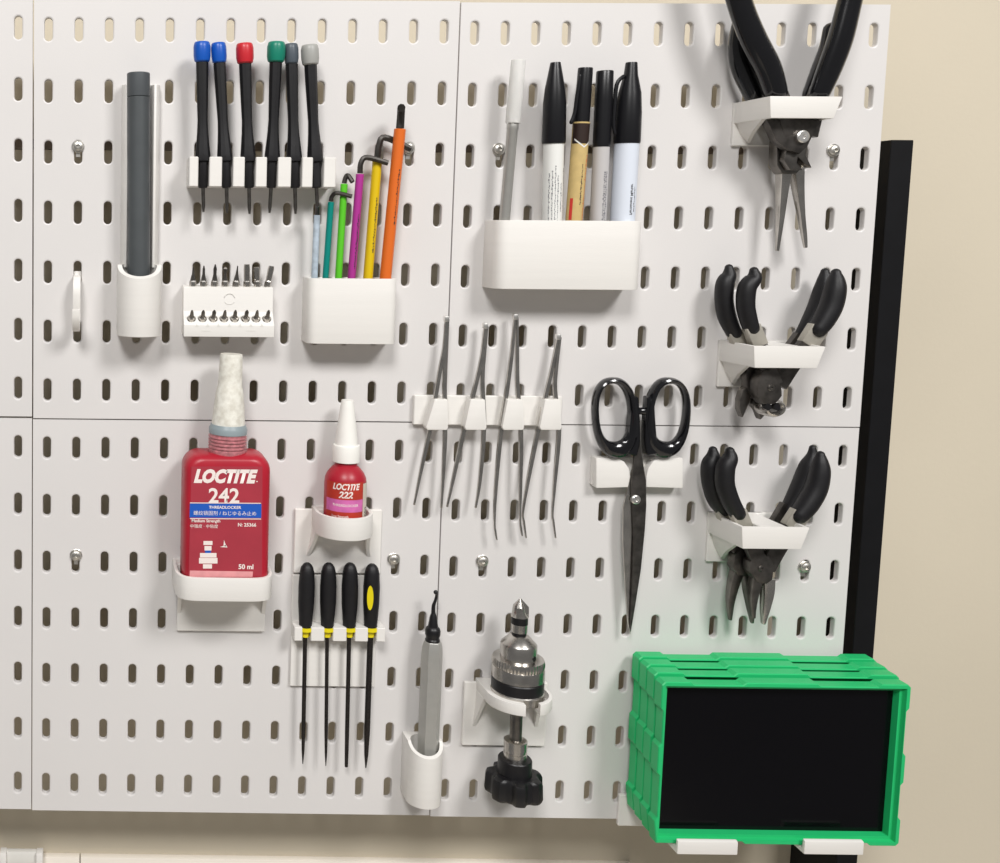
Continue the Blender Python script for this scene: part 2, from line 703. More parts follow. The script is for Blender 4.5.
A, B = P(138.5, 282, dc), P(138.5, 73, dc)
A = V(cx_, dc, zb + 3.2)
L = (B - A).length * 1000
R_ = 23.2 * K(139, 170, dc + 7) * 1000 / 2
root = thing('precision_screwdriver_tube', 'dark grey cylindrical tube tool standing in the white cup holder', 'tool', A)
seam = (B - P(138.5, 97, dc)).length * 1000
bm = new()
lathe(bm, A, B, [(0, 0.1), (0, R_ - 0.4), (0.4, R_), (L - seam - 0.3, R_), (L - seam - 0.2, R_ - 0.5), (L - seam, R_ - 0.5), (L - seam, 0.1)], 40)
obj('barrel', bm, 'tube_grey', root)
bm = new()
lathe(bm, A, B, [(L - seam + 0.25, 0.1), (L - seam + 0.25, R_ - 0.1), (L - seam + 0.6, R_), (L - 0.5, R_), (L, R_ - 0.5), (L, 0.1)], 40)
obj('end_cap', bm, 'tube_cap_grey', root)

# white hook at left
hx, hz1 = PX(77, 277, 6)
hz0 = PX(77, 331, 14)[1]
bm = new()
path = [(-7, hz1 + 3), (-5.5, hz1 - 1), (0, hz1 - 1.2), (6, hz1 - 2.5), (9, hz1 - 9), (9, hz1 - 16), (8, hz1 - 24), (11, hz0 + 3), (18, hz0 + 2.5), (23, hz0 + 9), (24, hz0 + 15)]
rings = []
st = catmull([list(p) for p in path], 4)
hw = 2.4
for i, (dd, z) in enumerate(st):
    a, b = st[max(i - 1, 0)], st[min(i + 1, len(st) - 1)]
    t = Vector((b[0] - a[0], b[1] - a[1])).normalized()
    n = Vector((-t.y, t.x)) * 2.0
    rings.append([bm.verts.new(V(hx + sx, dd + s * n.x, z + s * n.y)) for sx, s in ((-hw, -1), (hw, -1), (hw, 1), (-hw, 1))])
quadstrip(bm, rings)
bevel(bm, 0.5, 2, 50)
solo('wall_hook', bm, 'printed_white', 'small empty white plastic hook in a pegboard slot left of the grey tube', 'hook', V(hx, 0, hz0))


# ================================================================== comb bar holders
def comb(bm, x0, x1, z0, z1, depth, slots, back=4.0):
    """bar with slots open to the front; slots: (x, width)"""
    poly = [(x0, 0), (x0, depth)]
    for x, w in sorted(slots):
        poly += [(x - w / 2, depth)]
        for k in range(7):
            t = math.pi * k / 6
            poly.append((x - w / 2 * math.cos(t), back + w / 2 - w / 2 * math.sin(t)))
        poly += [(x + w / 2, depth)]
    poly += [(x1, depth), (x1, 0)]
    rings = [[bm.verts.new(V(x, d_, z)) for x, d_ in poly] for z in (z0, z1)]
    quadstrip(bm, rings)


# precision screwdrivers
SD = 16.0
bar = (PX(187, 170, 4)[0], PX(336, 170, SD + 6)[0], PX(260, 187, SD + 6)[1], PX(260, 157, SD + 6)[1])
drv = [((202, 42), (203, 188), (203.5, 212), 16, 'blue', 'blue', 'leftmost in the rack'),
       ((218.3, 43), (226.5, 188), (227, 213), 14.5, 'blue', 'blue', 'second from the left'),
       ((244.5, 43.5), (249, 188), (249.5, 214), 16.5, 'red', 'red', 'only red one'),
       ((276.5, 42), (271, 188), (269.5, 213), 17, 'green_cap', 'green', 'only green one'),
       ((291, 44), (295, 188), (295.5, 214), 13.5, 'slate', 'dark grey', 'behind the green one'),
       ((309.5, 45), (316.5, 188), (317.5, 212), 16.5, 'grey_cap', 'light grey', 'rightmost in the rack')]
root = thing('screwdriver_rack', 'white plastic comb rack holding six precision screwdrivers', 'holder', V((bar[0] + bar[1]) / 2, 0, bar[2]))
bm = new()
slots = [(P(b[0], 172, SD).x * 1000, 11 * K(b[0], 172, SD) * 1000) for _, b, *_ in drv]
comb(bm, bar[0], bar[1], bar[2], bar[3], SD + 6, slots, SD - 4.5)
bevel(bm, 0.5, 1, 50)
obj('slotted_bar', bm, 'printed_white', root)
for i, (t, b, e, cw, cm, cn, where) in enumerate(drv):
    dt = SD + (0, -2, 0, 2, -2, 0)[i]
    T_, Bo, E_ = P(t[0], t[1], dt), P(b[0], b[1], SD), P(e[0], e[1], SD)
    k = K(b[0], 120, SD) * 1000
    ax = (Bo - T_)
    L = ax.length * 1000
    root = thing('precision_screwdriver', 'precision screwdriver with black handle and %s cap, %s' % (cn, where),
                 'screwdriver', E_, 'precision screwdrivers in the white rack')
    bm = new()
    r = cw * k / 2 * 1.07
    lathe(bm, T_, Bo, [(0, 0.1), (0, r * 0.80), (0.6, r * 0.9), (3, r), (9, r * 1.0), (12, r * 0.9), (12.8, r * 0.75), (12.8, 0.1)], 24)
    obj('swivel_cap', bm, cm, root)
    bm = new()
    f = [(13.0, 5.6), (25, 5.4), (40, 5.0), (52, 4.6), (60, 5.1), (68, 6.0), (75, 6.9), (77.5, 7.0), (79.5, 6.8), (80, 4.6), (97, 4.3), (97.8, 3.6)]
    s_ = L / 97.8
    f = [(13.0, 0.1)] + [(a * s_ if a > 14 else a, rr * k * 1.12) for a, rr in f]
    f.append((f[-1][0], 0.1))
    lathe(bm, T_, Bo, f, 10, rot=0.3)
    obj('handle', bm, 'black_grip', root)
    bm = new()
    Ls = (E_ - Bo).length * 1000
    lathe(bm, Bo, E_, [(-1, 0.1), (-1, 1.5), (2, 1.25), (Ls - 4, 1.2), (Ls, 0.7), (Ls, 0.1)], 12)
    obj('shaft', bm, 'steel_dark', root)


# ================================================================== hex keys
HD = 21.0
hx0, hx1 = PX(302.5, 310, 2)[0], PX(396, 310, HD - 4)[0]
hz0, hz1 = PX(345, 344, HD)[1], PX(345, 278.5, HD)[1]


def pocket(name, label, x0, x1, z0, z1, depth, rad, wall=2.5):
    root = thing(name, label, 'holder', V((x0 + x1) / 2, 0, z0))

    def rr(x0, x1, d0, d1, rad):
        pts = [(x0, d0)]
        for k in range(7):
            t = math.pi / 2 * k / 6
            pts.append((x0 + rad - rad * math.cos(t), d1 - rad + rad * math.sin(t)))
        for k in range(7):
            t = math.pi / 2 * k / 6
            pts.append((x1 - rad + rad * math.sin(t), d1 - rad + rad * math.cos(t)))
        pts.append((x1, d0))
        return pts
    out = rr(x0, x1, 0, depth, rad)
    inn = rr(x0 + wall, x1 - wall, wall, depth - wall, max(rad - wall, 0.8))
    bm = new()
    rs = [[bm.verts.new(V(x, d_, z)) for x, d_ in pts] for pts, z in
          ((out, z0), (out, z1), (inn, z1), (inn, z0 + 3))]
    quadstrip(bm, rs)
    bevel(bm, 0.5, 2, 50)
    obj('pocket', bm, 'printed_white', root)
    return root


pocket('hex_key_holder', 'white plastic box holder with six coloured hex keys standing in it', hx0, hx1, hz0, hz1, HD, 6)

# tip, polyline of bare steel ((px,py,d)...), sleeve top, sleeve bottom (at the pocket mouth), width px, material, colour word
keys = [([(317.5, 211, 16), (317.5, 206, 20), (317.3, 204.5, 27)], (317, 215), (314.5, 277), 6.5, 'sleeve_white', 'pale grey', 'leftmost and smallest', 13, False),
        ([(331, 203, 12), (332, 196.5, 12), (337, 193, 12.5), (352, 196.5, 14)], (331, 202), (325.5, 277), 6.2, 'sleeve_teal', 'teal', 'second from the left', 12, False),
        ([(344.5, 186, 10), (345.5, 178, 10), (348, 175.5, 10.5), (352.5, 182, 13)], (344.2, 184), (338.5, 277), 7, 'sleeve_green', 'lime green', 'third from the left', 10, False),
        ([(360, 176, 13), (361, 163, 13), (367, 157.5, 13), (388, 163, 14)], (360, 174), (351.5, 277), 8, 'sleeve_magenta', 'magenta', 'between the green and the yellow one', 13, True),
        ([(378, 165, 9), (379, 146, 9), (385, 137.5, 9), (411, 149, 9)], (377.5, 158), (368, 277), 9.5, 'sleeve_yellow', 'yellow', 'second from the right', 9, True),
        ([(400.3, 131, 14), (401, 114, 14), (401.3, 108, 17), (401.3, 108, 26)], (400, 129), (385.5, 277), 11.5, 'sleeve_orange', 'orange', 'rightmost and largest', 14, True)]
for i, (steel, st_, sb, w, m_, cn, where, d_, print_) in enumerate(keys):
    dmid = d_
    Ts, Bs = P(st_[0], st_[1], dmid), P(sb[0], sb[1], 11)
    k = K(360, 220, dmid) * 1000
    ax = (Bs - Ts).normalized()
    zfl = hz0 + 4
    E_ = Ts + ax * ((Ts.z - (zfl + Z0) * 0.001) / -ax.z)
    root = thing('hex_key', 'hex key with %s sleeve, %s in the white box' % (cn, where), 'hex key', E_, 'coloured hex keys in the white box')
    L = (E_ - Ts).length * 1000
    bm = new()
    r = w * k / 2
    lathe(bm, Ts, E_, [(0, 0.1), (0, r - 0.2), (0.3, r), (L, r), (L, 0.1)], 20)
    sl = obj('sleeve', bm, m_, root)
    bm = new()
    rs = r * 0.72
    pts = [(E_, rs * 0.9), (Ts - ax * 0.0005, rs)] + [(P(*q), rs * (0.95 if n else 1)) for n, q in enumerate(steel) if n > 0]
    tube(bm, pts[1:], 8, 5, round_ends=False)
    obj('steel_key', bm, 'hex_black', root)
    if print_:
        bm = new()
        scribble(bm, Ts, E_, r, 26, 62, 0.35, 1.1, i)
        obj('print', bm, 'ink', sl)

# ================================================================== bit holder
bx0, bx1 = PX(184, 320, 20)[0], PX(274.5, 320, 20)[0]
bz0 = PX(229, 337, 20)[1]
bzs = PX(229, 325, 20)[1]       # lower sloped ledge
bzm = PX(229, 312, 12)[1]
bzt = PX(229, 287.5, 12)[1]
bztt = PX(229, 285.5, 4)[1]
root = thing('bit_holder', 'white stepped plastic block holding two rows of screwdriver bits', 'holder', V((bx0 + bx1) / 2, 0, bz0))
bm = new()
prof = [(0, bz0), (20, bz0), (20, bzs), (12.5, bzm), (12, bzt), (3, bztt), (0, bztt)]
rings = [[bm.verts.new(V(x, d_, z)) for d_, z in prof] for x in (bx0, bx1)]
quadstrip(bm, rings)
bevel(bm, 0.5, 2, 25)
cuts = []
low = [191.4, 202.4, 213.2, 223.9, 234.5, 245.4, 256, 266.7]
up = [192.8, 203.4, 214.3, 224.9, 235.8, 246.8, 257.3, 267.5]
dirL = Vector((0, -0.55, 0.83)).normalized()
for x in low:
    c = P(x, 318.5, 16.5)
    c2 = new()
    lathe(c2, c - dirL * 0.004, c + dirL * 0.01, [(0, 3.0), (14, 3.0)], 16)
    cuts.append(c2)
b2 = boolean(bm, cuts)
obj('stepped_block', b2, 'printed_white', root, angle=25)
bm = new()
ec = P(229.5, 299, 12.4)
for k0, k1 in ((15, 165), (215, 325)):
    pr = []
    for s in range(13):
        a = math.radians(k0 + (k1 - k0) * s / 12)
        pr.append((Vector((ec.x + 0.0036 * math.cos(a), ec.y, ec.z + 0.0036 * math.sin(a))), 0.28))
    tube(bm, pr, 6, 1)
obj('embossed_ring', bm, 'printed_grey', root)
bm = new()
for n in range(7):
    c = P(197 + 10.8 * n, 325.5, 20.0)
    prism(bm, [c + Vector((-0.0012, 0, -0.0008)), c + Vector((0.0012, 0, -0.0008)), c + Vector((0, 0, 0.0012))], 19.8, 20.15)
for cxp in (206, 251):
    c = P(cxp, 330.5, 20)
    prism(bm, [c + Vector((-0.0030, 0, -0.0005)), c + Vector((0.0030, 0, -0.0005)), c + Vector((0.0030, 0, 0.0001)), c + Vector((-0.0030, 0, 0.0001))], 19.8, 20.15)
obj('embossed_marks', bm, 'printed_grey', root)
ords = ['first', 'second', 'third', 'fourth', 'fifth', 'sixth', 'seventh', 'eighth']
rnd = random.Random(4)
for row, xs, yb, dd in (('upper', up, 286, 7.5), ('lower', low, 320.5, 16.5)):
    for i, x in enumerate(xs):
        Bq = P(x, yb, dd)
        lean = ([0, 0, .02, 0, .06, -.03, -.08, .16] if row == 'upper' else [.0, .02, .03, .03, .0, .05, .02, .06])[i]
        dr = (Vector((lean, -0.1, 1)) if row == 'upper' else dirL + Vector((lean, 0, 0))).normalized()
        root = thing('screwdriver_bit', 'steel screwdriver bit, %s from the left in the %s row of the bit holder' % (ords[i], row),
                     'bit', Bq, 'screwdriver bits in the white bit holder')
        fat = row == 'upper' and i >= 5
        hr = 2.35
        bm = new()
        lathe(bm, Bq, Bq + dr, [(-2, 0.1), (-2, hr), (3.0 if row == 'upper' else 2.4, hr), (3.8 if row == 'upper' else 3.2, hr * 0.75), (3.8 if row == 'upper' else 3.2, 0.1)], 6)
        obj('hex_shank', bm, 'steel', root, angle=15)
        bm = new()
        if row == 'upper':
            tip = [(3.6, 0.1), (3.6, 1.9), (5.5, 1.5 + (0.5 if fat else 0)), (8, 0.8 + (1.2 if fat else 0.15 * (i % 3))), (11.5, 0.5 + (1.6 if fat else 0.35 * (i % 4))), (12.6 + (i % 3), 0.35 + (1.4 if fat else 0)), (12.6 + (i % 3), 0.1)]
        else:
            tip = [(3, 0.1), (3, 1.5), (4.5, 1.3), (7, 1.0 + 0.2 * (i % 3)), (8.6, 0.5), (8.6, 0.1)]
        lathe(bm, Bq, Bq + dr, tip, 8, sd=0.6 + 0.2 * (i % 3))
        obj('tip', bm, 'steel' if fat else 'steel_dark', root)

# ================================================================== pen holder and pens
PD = 24.0
px0, px1 = PX(484.5, 250, 2)[0], PX(640.5, 250, PD - 5)[0]
pz0, pz1 = PX(560, 289.5, PD)[1], PX(560, 220.5, PD)[1]
pocket('pen_holder', 'wide white plastic box holder with markers and a craft knife standing in it', px0, px1, pz0, pz1, PD, 8)


def pen_axis(t, b, d_t, d_b=13.0, zextra=4):
    T_, B_ = P(t[0], t[1], d_t), P(b[0], b[1], d_b)
    ax = (B_ - T_).normalized()
    zf = (pz0 + zextra + Z0) * 0.001
    return T_, T_ + ax * ((T_.z - zf) / -ax.z)


# craft knife
T_, E_ = pen_axis((518.5, 60), (504.5, 219), 15, 13)
L = (E_ - T_).length * 1000
k = K(515, 150, 14) * 1000
root = thing('craft_knife', 'slim silver craft knife with clear cap, leftmost in the pen holder', 'knife', E_)
bm = new()
lc = 62 * k
lathe(bm, T_, E_, [(0, 0.1), (0, 6.4 * k), (0.6, 6.9 * k), (lc - 8, 7.3 * k), (lc, 7.0 * k), (lc, 5.9 * k), (lc - 8, 5.7 * k), (1.2, 5.4 * k), (1.2, 0.1)], 24)
obj('clear_cap', bm, 'cap_clear', root)
bm = new()
lathe(bm, T_, E_, [(lc - 16, 0.1), (lc - 16, 2.2), (lc - 10, 3.2), (lc + 0.5, 3.5), (lc + 1, 5.6 * k), (lc + 4, 5.6 * k), (lc + 4.5, 5.2 * k), (L - 0.5, 5.2 * k), (L, 4.5 * k), (L, 0.1)], 20)
obj('handle', bm, 'knife_silver', root)
bm = new()
ax, e1, e2 = frame(E_ - T_)
c0 = T_ + ax * 0.012
rings = [[bm.verts.new(T_ + ax * u + e1 * s * w_ + e2 * q) for s, q in ((-1, -0.0002), (1, -0.0002), (1, 0.0002), (-1, 0.0002))] for u, w_ in ((0.006, 0.0002), (lc * 0.0006, 0.0022), ((lc - 14) * 0.001, 0.0024))]
quadstrip(bm, rings)
obj('blade', bm, 'steel', root)

pens = [
    dict(t=(555.5, 62.5), b=(552, 219), cap=80, w=19.5, tops=((0, 9.5), (1, 10), (26, 19), (40, 21.5), (78, 22.5), (80, 21.5)), cm='cap_black', bmtl='marker_white', clip=None,
         lab='black capped white marker with rows of small print, leftmost of the four markers'),
    dict(t=(585.5, 68), b=(574, 219), cap=55, w=16, tops=((0, 13.5), (1, 14), (30, 14.5), (50, 15), (55, 14.5)), cm='cap_black', bmtl='marker_tan', clip=-1,
         lab='tan bodied marker with dark chevron band and red print, second of the four markers'),
    dict(t=(605, 71), b=(598, 219), cap=75, w=15.5, tops=((0, 15), (1, 16), (30, 16.5), (70, 16.5), (75, 16)), cm='cap_black', bmtl='marker_grey', clip=None,
         lab='black capped light grey marker with grey print, third of the four markers'),
    dict(t=(631.5, 62.5), b=(622.5, 219), cap=80, w=23, tops=((0, 10.5), (1, 11), (12, 13), (30, 21), (50, 24), (78, 25), (80, 24)), cm='cap_black', bmtl='marker_white_blue', clip=-1,
         lab='black capped white marker with pocket clip, rightmost in the pen holder')]
for i, p in enumerate(pens):
    T_, E_ = pen_axis(p['t'], p['b'], 15, 14)
    k = K(p['b'][0], 150, 15) * 1000
    L = (E_ - T_).length * 1000
    root = thing('marker_pen', p['lab'], 'marker', E_, 'markers in the white pen holder')
    r = p['w'] * k / 2
    lc = p['cap'] * k
    bm = new()
    pr = [(a * k, w_ * k / 2) for a, w_ in p['tops']]
    lathe(bm, T_, E_, [(0, 0.1)] + pr + [(pr[-1][0], 0.1)], 28)
    cap = obj('cap', bm, p['cm'], root)
    if p['clip']:
        bm = new()
        ax, e1, e2 = frame(E_ - T_)
        s = p['clip']
        rr = pr[-2][1]
        st2 = [(T_ + ax * u * k * 0.001 + e1 * s * (o_ * k) * 0.001 + e2 * 0.0015, q) for u, o_, q in
               (((14, 8.5, 1.2), (22, 14.5, 1.3), (45, 15.5, 1.3), (62, 15.5, 1.2), (70, 13.5, 1.2)) if i == 3 else
                ((8, 5.5, 1.2), (26, 7.2, 1.2), (45, 8.5, 1.2), (54, 11, 1.3)))]
        tube(bm, st2, 10, 4)
        obj('pocket_clip', bm, p['cm'], cap)
    bm = new()
    lathe(bm, T_, E_, [(lc - 1, 0.1), (lc - 1, r), (L - 1, r), (L, r - 1), (L, 0.1)], 28)
    body = obj('barrel', bm, p['bmtl'], root)
    bm = new()
    if i == 0:
        for j, (th, a, b) in enumerate(((-0.75, 24, 60), (-0.45, 22, 60), (-0.15, 18, 60), (0.12, 26, 60), (0.5, 32, 44), (0.95, 20, 60))):
            scribble(bm, T_, E_, r, lc + a * 0.8, lc + b, th, 0.9, 10 + j)
        obj('print', bm, 'ink_grey', body)
    elif i == 1:
        patch(bm, T_, E_, r, lc, lc + 20 * k, -1.5, 1.5, 12, 0.05)
        # chevron point
        vs2 = [bm.verts.new(wrap(T_, E_, r, u, th, 0.05)) for u, th in ((lc + 20 * k, -1.2), (lc + 20 * k, 1.2), (lc + 30 * k, 0.15))]
        bm.faces.new(vs2)
        obj('dark_band', bm, 'marker_dark', body)
        bm = new()
        for th0, th1 in ((-1.1, 0.12), (0.12, 1.2)):
            n = 6
            rows = [[bm.verts.new(wrap(T_, E_, r, lc + (15 + 7.5 * (1 - abs((th0 + (th1 - th0) * q / n) - 0.12) / 1.2) + o_) * k, th0 + (th1 - th0) * q / n, 0.09)) for q in range(n + 1)] for o_ in (0, 1.6)]
            quadstrip(bm, rows, closed=False, cap=False)
        obj('chevron', bm, 'marker_white', body)
        bm = new()
        scribble(bm, T_, E_, r, lc + 26, lc + 52, 0.15, 0.9, 77)
        obj('print', bm, 'ink', body)
        bm = new()
        scribble(bm, T_, E_, r, lc + 20, lc + 66, 0.75, 1.6, 5)
        obj('orange_print', bm, 'ink_orange', body)
        bm = new()
        patch(bm, T_, E_, r, lc + 48 * 1.0, lc + 62, -1.1, -0.7, 4, 0.06)
        obj('red_print', bm, 'ink_red', body)
    elif i == 2:
        for j, th in enumerate((0.15, 0.42)):
            scribble(bm, T_, E_, r, lc + 16, lc + 66, th, 1.3, 20 + j)
        obj('print', bm, 'ink_grey', body)
    else:
        text_wrap(bm, 'Permanent Marker', T_, E_, r, lc + 36, 0.2, 2.6, bold=0.05)
        scribble(bm, T_, E_, r, lc + 28, lc + 44, 0.5, 0.9, 31)
        obj('print', bm, 'ink', body)


# ================================================================== pliers holders
def plier_holder(lab, fl, fr, yt, yb, D, ybp, tilt=0):
    """fl, fr: left / right x of the front face; yt, yb its top / bottom; ybp: lower end of the back plate"""
    x0, zt = PX(fl, yt, D)
    x1, _ = PX(fr, yt, D)
    zb = PX(fl, yb, D)[1]
    zp = PX(fl - 30, ybp, 3)[1]
    root = thing('pliers_holder', lab, 'holder', V((x0 + x1) / 2, 0, zp))
    # tray: a ring with a bridge in the middle
    bm = new()
    t = 2.6
    out_t = [(x0 - 0.5, 0), (x1 + 0.5, 0), (x1, D), (x0, D)]
    out_b = [(x0 - 0.5, 0), (x1 + 0.5, 0), (x1 - 4.5, D - 0.3), (x0 + 1.5, D - 0.3)]
    in_t = [(x0 + t, 4), (x1 - t, 4), (x1 - t, D - t), (x0 + t, D - t)]
    in_b = [(x0 + t, 4), (x1 - t, 4), (x1 - 4.5 - t, D - t), (x0 + 1.5 + t, D - t)]
    mkr = lambda pts, z: [bm.verts.new(V(x, d_, z)) for x, d_ in pts]
    rs = [mkr(out_b, zb), mkr(out_t, zt), mkr(in_t, zt), mkr(in_b, zb)]
    quadstrip(bm, rs + [rs[0]], cap=False)
    bevel(bm, 0.7, 2, 40)
    obj('tray_rim', bm, 'printed_white', root)
    xm = (x0 + x1) / 2
    bw = (x1 - x0) * 0.2
    bm = new()
    box(bm, xm - bw, xm + bw, 3, D - t + 0.3, zt - 2.8, zt - 0.2)
    bevel(bm, 0.4, 1)
    obj('bridge', bm, 'printed_white', root)
    bm = new()
    box(bm, x0 - 0.5, x1 - 8, 0, 2.6, zp, zt)
    bevel(bm, 0.5, 1)
    # left gusset running down to the plate
    rings = []
    for xa, dd, za in ((x0 + 1, D * 0.8, zb + 0.5), (x0 + 4, D * 0.4, zb - (zb - zp) * 0.45), (x0 + 9, 2, zp + 2)):
        rings.append([bm.verts.new(V(xa, 1, za)), bm.verts.new(V(xa + 2.4, 1, za)), bm.verts.new(V(xa + 2.4, dd, za)), bm.verts.new(V(xa, dd, za))])
    quadstrip(bm, rings)
    obj('back_plate', bm, 'printed_white', root)
    return root, x0, x1, zt, zb


GP = 'pliers hanging in the white holders'
plier_holder('white plastic pliers holder, topmost of three in the right column', 770, 843, 96, 118, 38, 146)
plier_holder('white plastic pliers holder, middle one of three in the right column', 754, 826, 346, 368, 38, 387)
plier_holder('white plastic pliers holder, lowest of three in the right column, above the green trays', 742, 810, 527, 549, 38, 562)


def grip(root, pts, m='black_grip', flat=1.15, name='handle_grip', label=None):
    bm = new()
    tube(bm, [(P(x, y, d_), r * K(x, y, d_) * 1000) for x, y, r, d_ in pts], 16, 6, flat)
    return obj(name, bm, m, root, label)


def metal(root, name, st, m, sub=4, bev=0.5, label=None):
    bm = new()
    ribbon(bm, st, sub)
    bevel(bm, bev, 2, 40)
    return obj(name, bm, m, root, label)


def plate(root, name, pts, d0, d1, m, bev=0.6, label=None):
    bm = new()
    prism(bm, ppoly(pts, d1), d0, d1)
    bevel(bm, bev, 2, 30)
    return obj(name, bm, m, root, label)


def pivot(root, x, y, r, d0, d1, m='steel'):
    bm = new()
    c0, c1 = P(x, y, d1), P(x, y, d1)
    c0 = Vector((c1.x, -d0 * 0.001, c1.z))
    rr = r * K(x, y, d1) * 1000
    h = (d1 - d0)
    lathe(bm, c0, c0 + Vector((0, -1, 0)), [(0, 0.1), (0, rr), (h - 0.5, rr), (h, rr * 0.8), (h, rr * 0.35), (h - 0.6, rr * 0.3), (h - 0.6, 0.1)], 24)
    obj('pivot_rivet', bm, m, root)


# --- topmost holder: long black handled crimping pliers in front, needle nose behind
r1 = thing('crimping_pliers', 'pliers with long glossy black handles and silver pivot, front pair in the top holder', 'pliers', P(795, 165, 26), GP)
grip(r1, [(727, -60, 12, 30), (734, -20, 12, 30), (742, 10, 12, 30), (754, 40, 12.5, 30), (768, 68, 12.5, 29), (776, 92, 11, 28)], 'black_gloss', 0.8)
grip(r1, [(866, -60, 10, 30), (856, -25, 11, 30), (849, 5, 11.5, 30), (840, 40, 12, 30), (829, 70, 11.5, 29), (820, 92, 10, 28)], 'black_gloss', 0.8)
metal(r1, 'handle_lever', [(776, 88, 8, 25, 30), (783, 110, 9, 24, 30), (792, 135, 10, 24, 29)], 'gunmetal')
metal(r1, 'handle_lever', [(820, 88, 8, 25, 30), (813, 110, 9, 21, 26), (806, 135, 10, 21, 26)], 'gunmetal')
plate(r1, 'head', [(762, 112), (822, 112), (818, 125), (808, 146), (800, 154), (788, 150), (776, 140), (770, 126)], 22, 29, 'gunmetal', 0.8)
plate(r1, 'jaw', [(799, 140), (808, 146), (806, 155), (812, 168), (805, 164), (797, 156)], 21, 26, 'steel_dark', 0.5)
plate(r1, 'jaw', [(787, 148), (799, 150), (797, 163), (803, 170), (790, 170), (784, 160)], 21, 26, 'steel_dark', 0.5)
pivot(r1, 804, 136.5, 6.3, 28, 31.5, 'steel_bright')
r2 = thing('needle_nose_pliers', 'needle nose pliers with long slender jaws, behind the crimping pliers in the top holder', 'pliers', P(785, 250, 12), GP)
grip(r2, [(741, 22, 8, 12), (739, 45, 10, 12), (743, 68, 11, 13), (755, 95, 10, 13)], 'black_gloss', 0.9)
grip(r2, [(831, 30, 7.5, 12), (829, 48, 9, 12), (822, 70, 10, 13), (812, 95, 9, 13)], 'black_gloss', 0.9)
metal(r2, 'handle_lever', [(755, 93, 6, 10, 15), (768, 118, 7, 11, 15), (783, 142, 9, 12, 16)], 'gunmetal')
metal(r2, 'handle_lever', [(812, 93, 6, 10, 15), (803, 118, 7, 10, 14), (792, 142, 9, 9, 13)], 'gunmetal')
plate(r2, 'head', [(778, 136), (800, 136), (803, 150), (802, 168), (797, 174), (782, 174), (777, 165), (777, 148)], 11, 20, 'steel_dark', 1.2)
metal(r2, 'long_jaw', [(784, 168, 5.6, 11, 19), (782, 190, 4.0, 11.5, 18), (780, 218, 2.8, 12.5, 17), (778, 240, 1.9, 13, 16), (777, 251, 1.6, 13.5, 15.5)], 'steel', bev=0.7)
metal(r2, 'long_jaw', [(796, 168, 5.0, 11, 19), (798, 190, 3.7, 11.5, 18), (801, 215, 2.6, 12.5, 17), (804, 236, 2.2, 13, 16), (805.5, 248, 1.5, 13.5, 15.5)], 'steel', bev=0.7)
pivot(r2, 790, 152, 3.2, 17, 21, 'steel_dark')

# --- middle holder: two pliers
r3 = thing('diagonal_cutter', 'side cutter pliers with matte black handles, rear pair in the middle holder', 'pliers', P(748, 417, 14), GP)
grip(r3, [(729, 268, 3.9, 14), (729, 275, 6.5, 14), (725, 284, 8.2, 14), (724, 300, 8.2, 14), (727, 317, 8.2, 14), (734, 333, 7.0, 14)])
grip(r3, [(825, 272, 3.9, 12), (825, 279, 6.5, 12), (824, 290, 9, 12), (817, 310, 9, 12), (800, 337, 5.5, 12)])
metal(r3, 'handle_lever', [(734, 331, 6.5, 12, 17), (741, 347, 6.5, 13, 18), (752, 368, 7, 14, 18), (763, 388, 8, 14, 18)], 'gunmetal')
metal(r3, 'handle_collar', [(734.0, 331.0, 7.0, 11.6, 17.4), (742.05, 349.4, 7.0, 12.75, 18.55)], 'shank_grey', 1, label='light grey collar')
metal(r3, 'handle_lever', [(800, 335, 5, 10, 15), (790, 350, 6, 10, 15), (775, 370, 7, 10, 14), (763, 388, 8, 10, 14)], 'gunmetal')
plate(r3, 'head', [(747, 366), (760, 368), (768, 378), (770, 392), (762, 402), (752, 398), (747, 388), (746, 376)], 13, 20, 'gunmetal', 1.5)
plate(r3, 'jaw', [(748, 386), (752, 394), (749, 404), (743, 418), (740, 410), (740, 400), (743, 390)], 13, 19, 'steel_dark', 0.8)
plate(r3, 'jaw', [(754, 396), (764, 400), (768, 412), (761, 420), (758, 412), (752, 404)], 13, 19, 'steel_dark', 0.8)
r4 = thing('end_nipper', 'end nipper pliers with rounded jaws and matte black handles, front pair in the middle holder', 'pliers', P(773, 416, 26), GP)
grip(r4, [(754, 271, 4.2, 25), (754, 278, 7, 25), (747, 288, 8.3, 25), (745.5, 305, 8.3, 25), (748, 318, 8, 25), (751, 328, 7.4, 25)])
grip(r4, [(836, 273, 4.5, 26), (836, 280, 7.5, 26), (835, 290, 9.5, 26), (831, 306, 10, 26), (824, 320, 9.5, 26), (818, 329, 8.5, 26)])
metal(r4, 'handle_lever', [(751, 326, 7.2, 23, 28), (758, 343, 7, 23, 28), (766, 365, 7, 24, 29), (774, 385, 8, 25, 29)], 'gunmetal')
metal(r4, 'handle_collar', [(751.0, 326.0, 7.7, 22.6, 28.4), (759.05, 345.55, 7.47, 22.6, 28.4)], 'shank_grey', 1, label='light grey collar')
metal(r4, 'handle_lever', [(818, 328, 8.5, 23, 28), (808, 343, 8, 22, 27), (793, 362, 8, 21, 25), (778, 385, 8, 21, 25)], 'gunmetal')
metal(r4, 'handle_collar', [(818.0, 328.0, 9.0, 22.6, 28.4), (806.5, 345.25, 8.43, 21.45, 27.25)], 'shank_grey', 1, label='light grey collar')
plate(r4, 'head', [(762, 372), (770, 368), (782, 386), (783, 396), (776, 405), (764, 405), (758, 396), (758, 382)], 20, 30, 'gunmetal', 1.8)
bm = new()
cc = P(773, 408, 26)
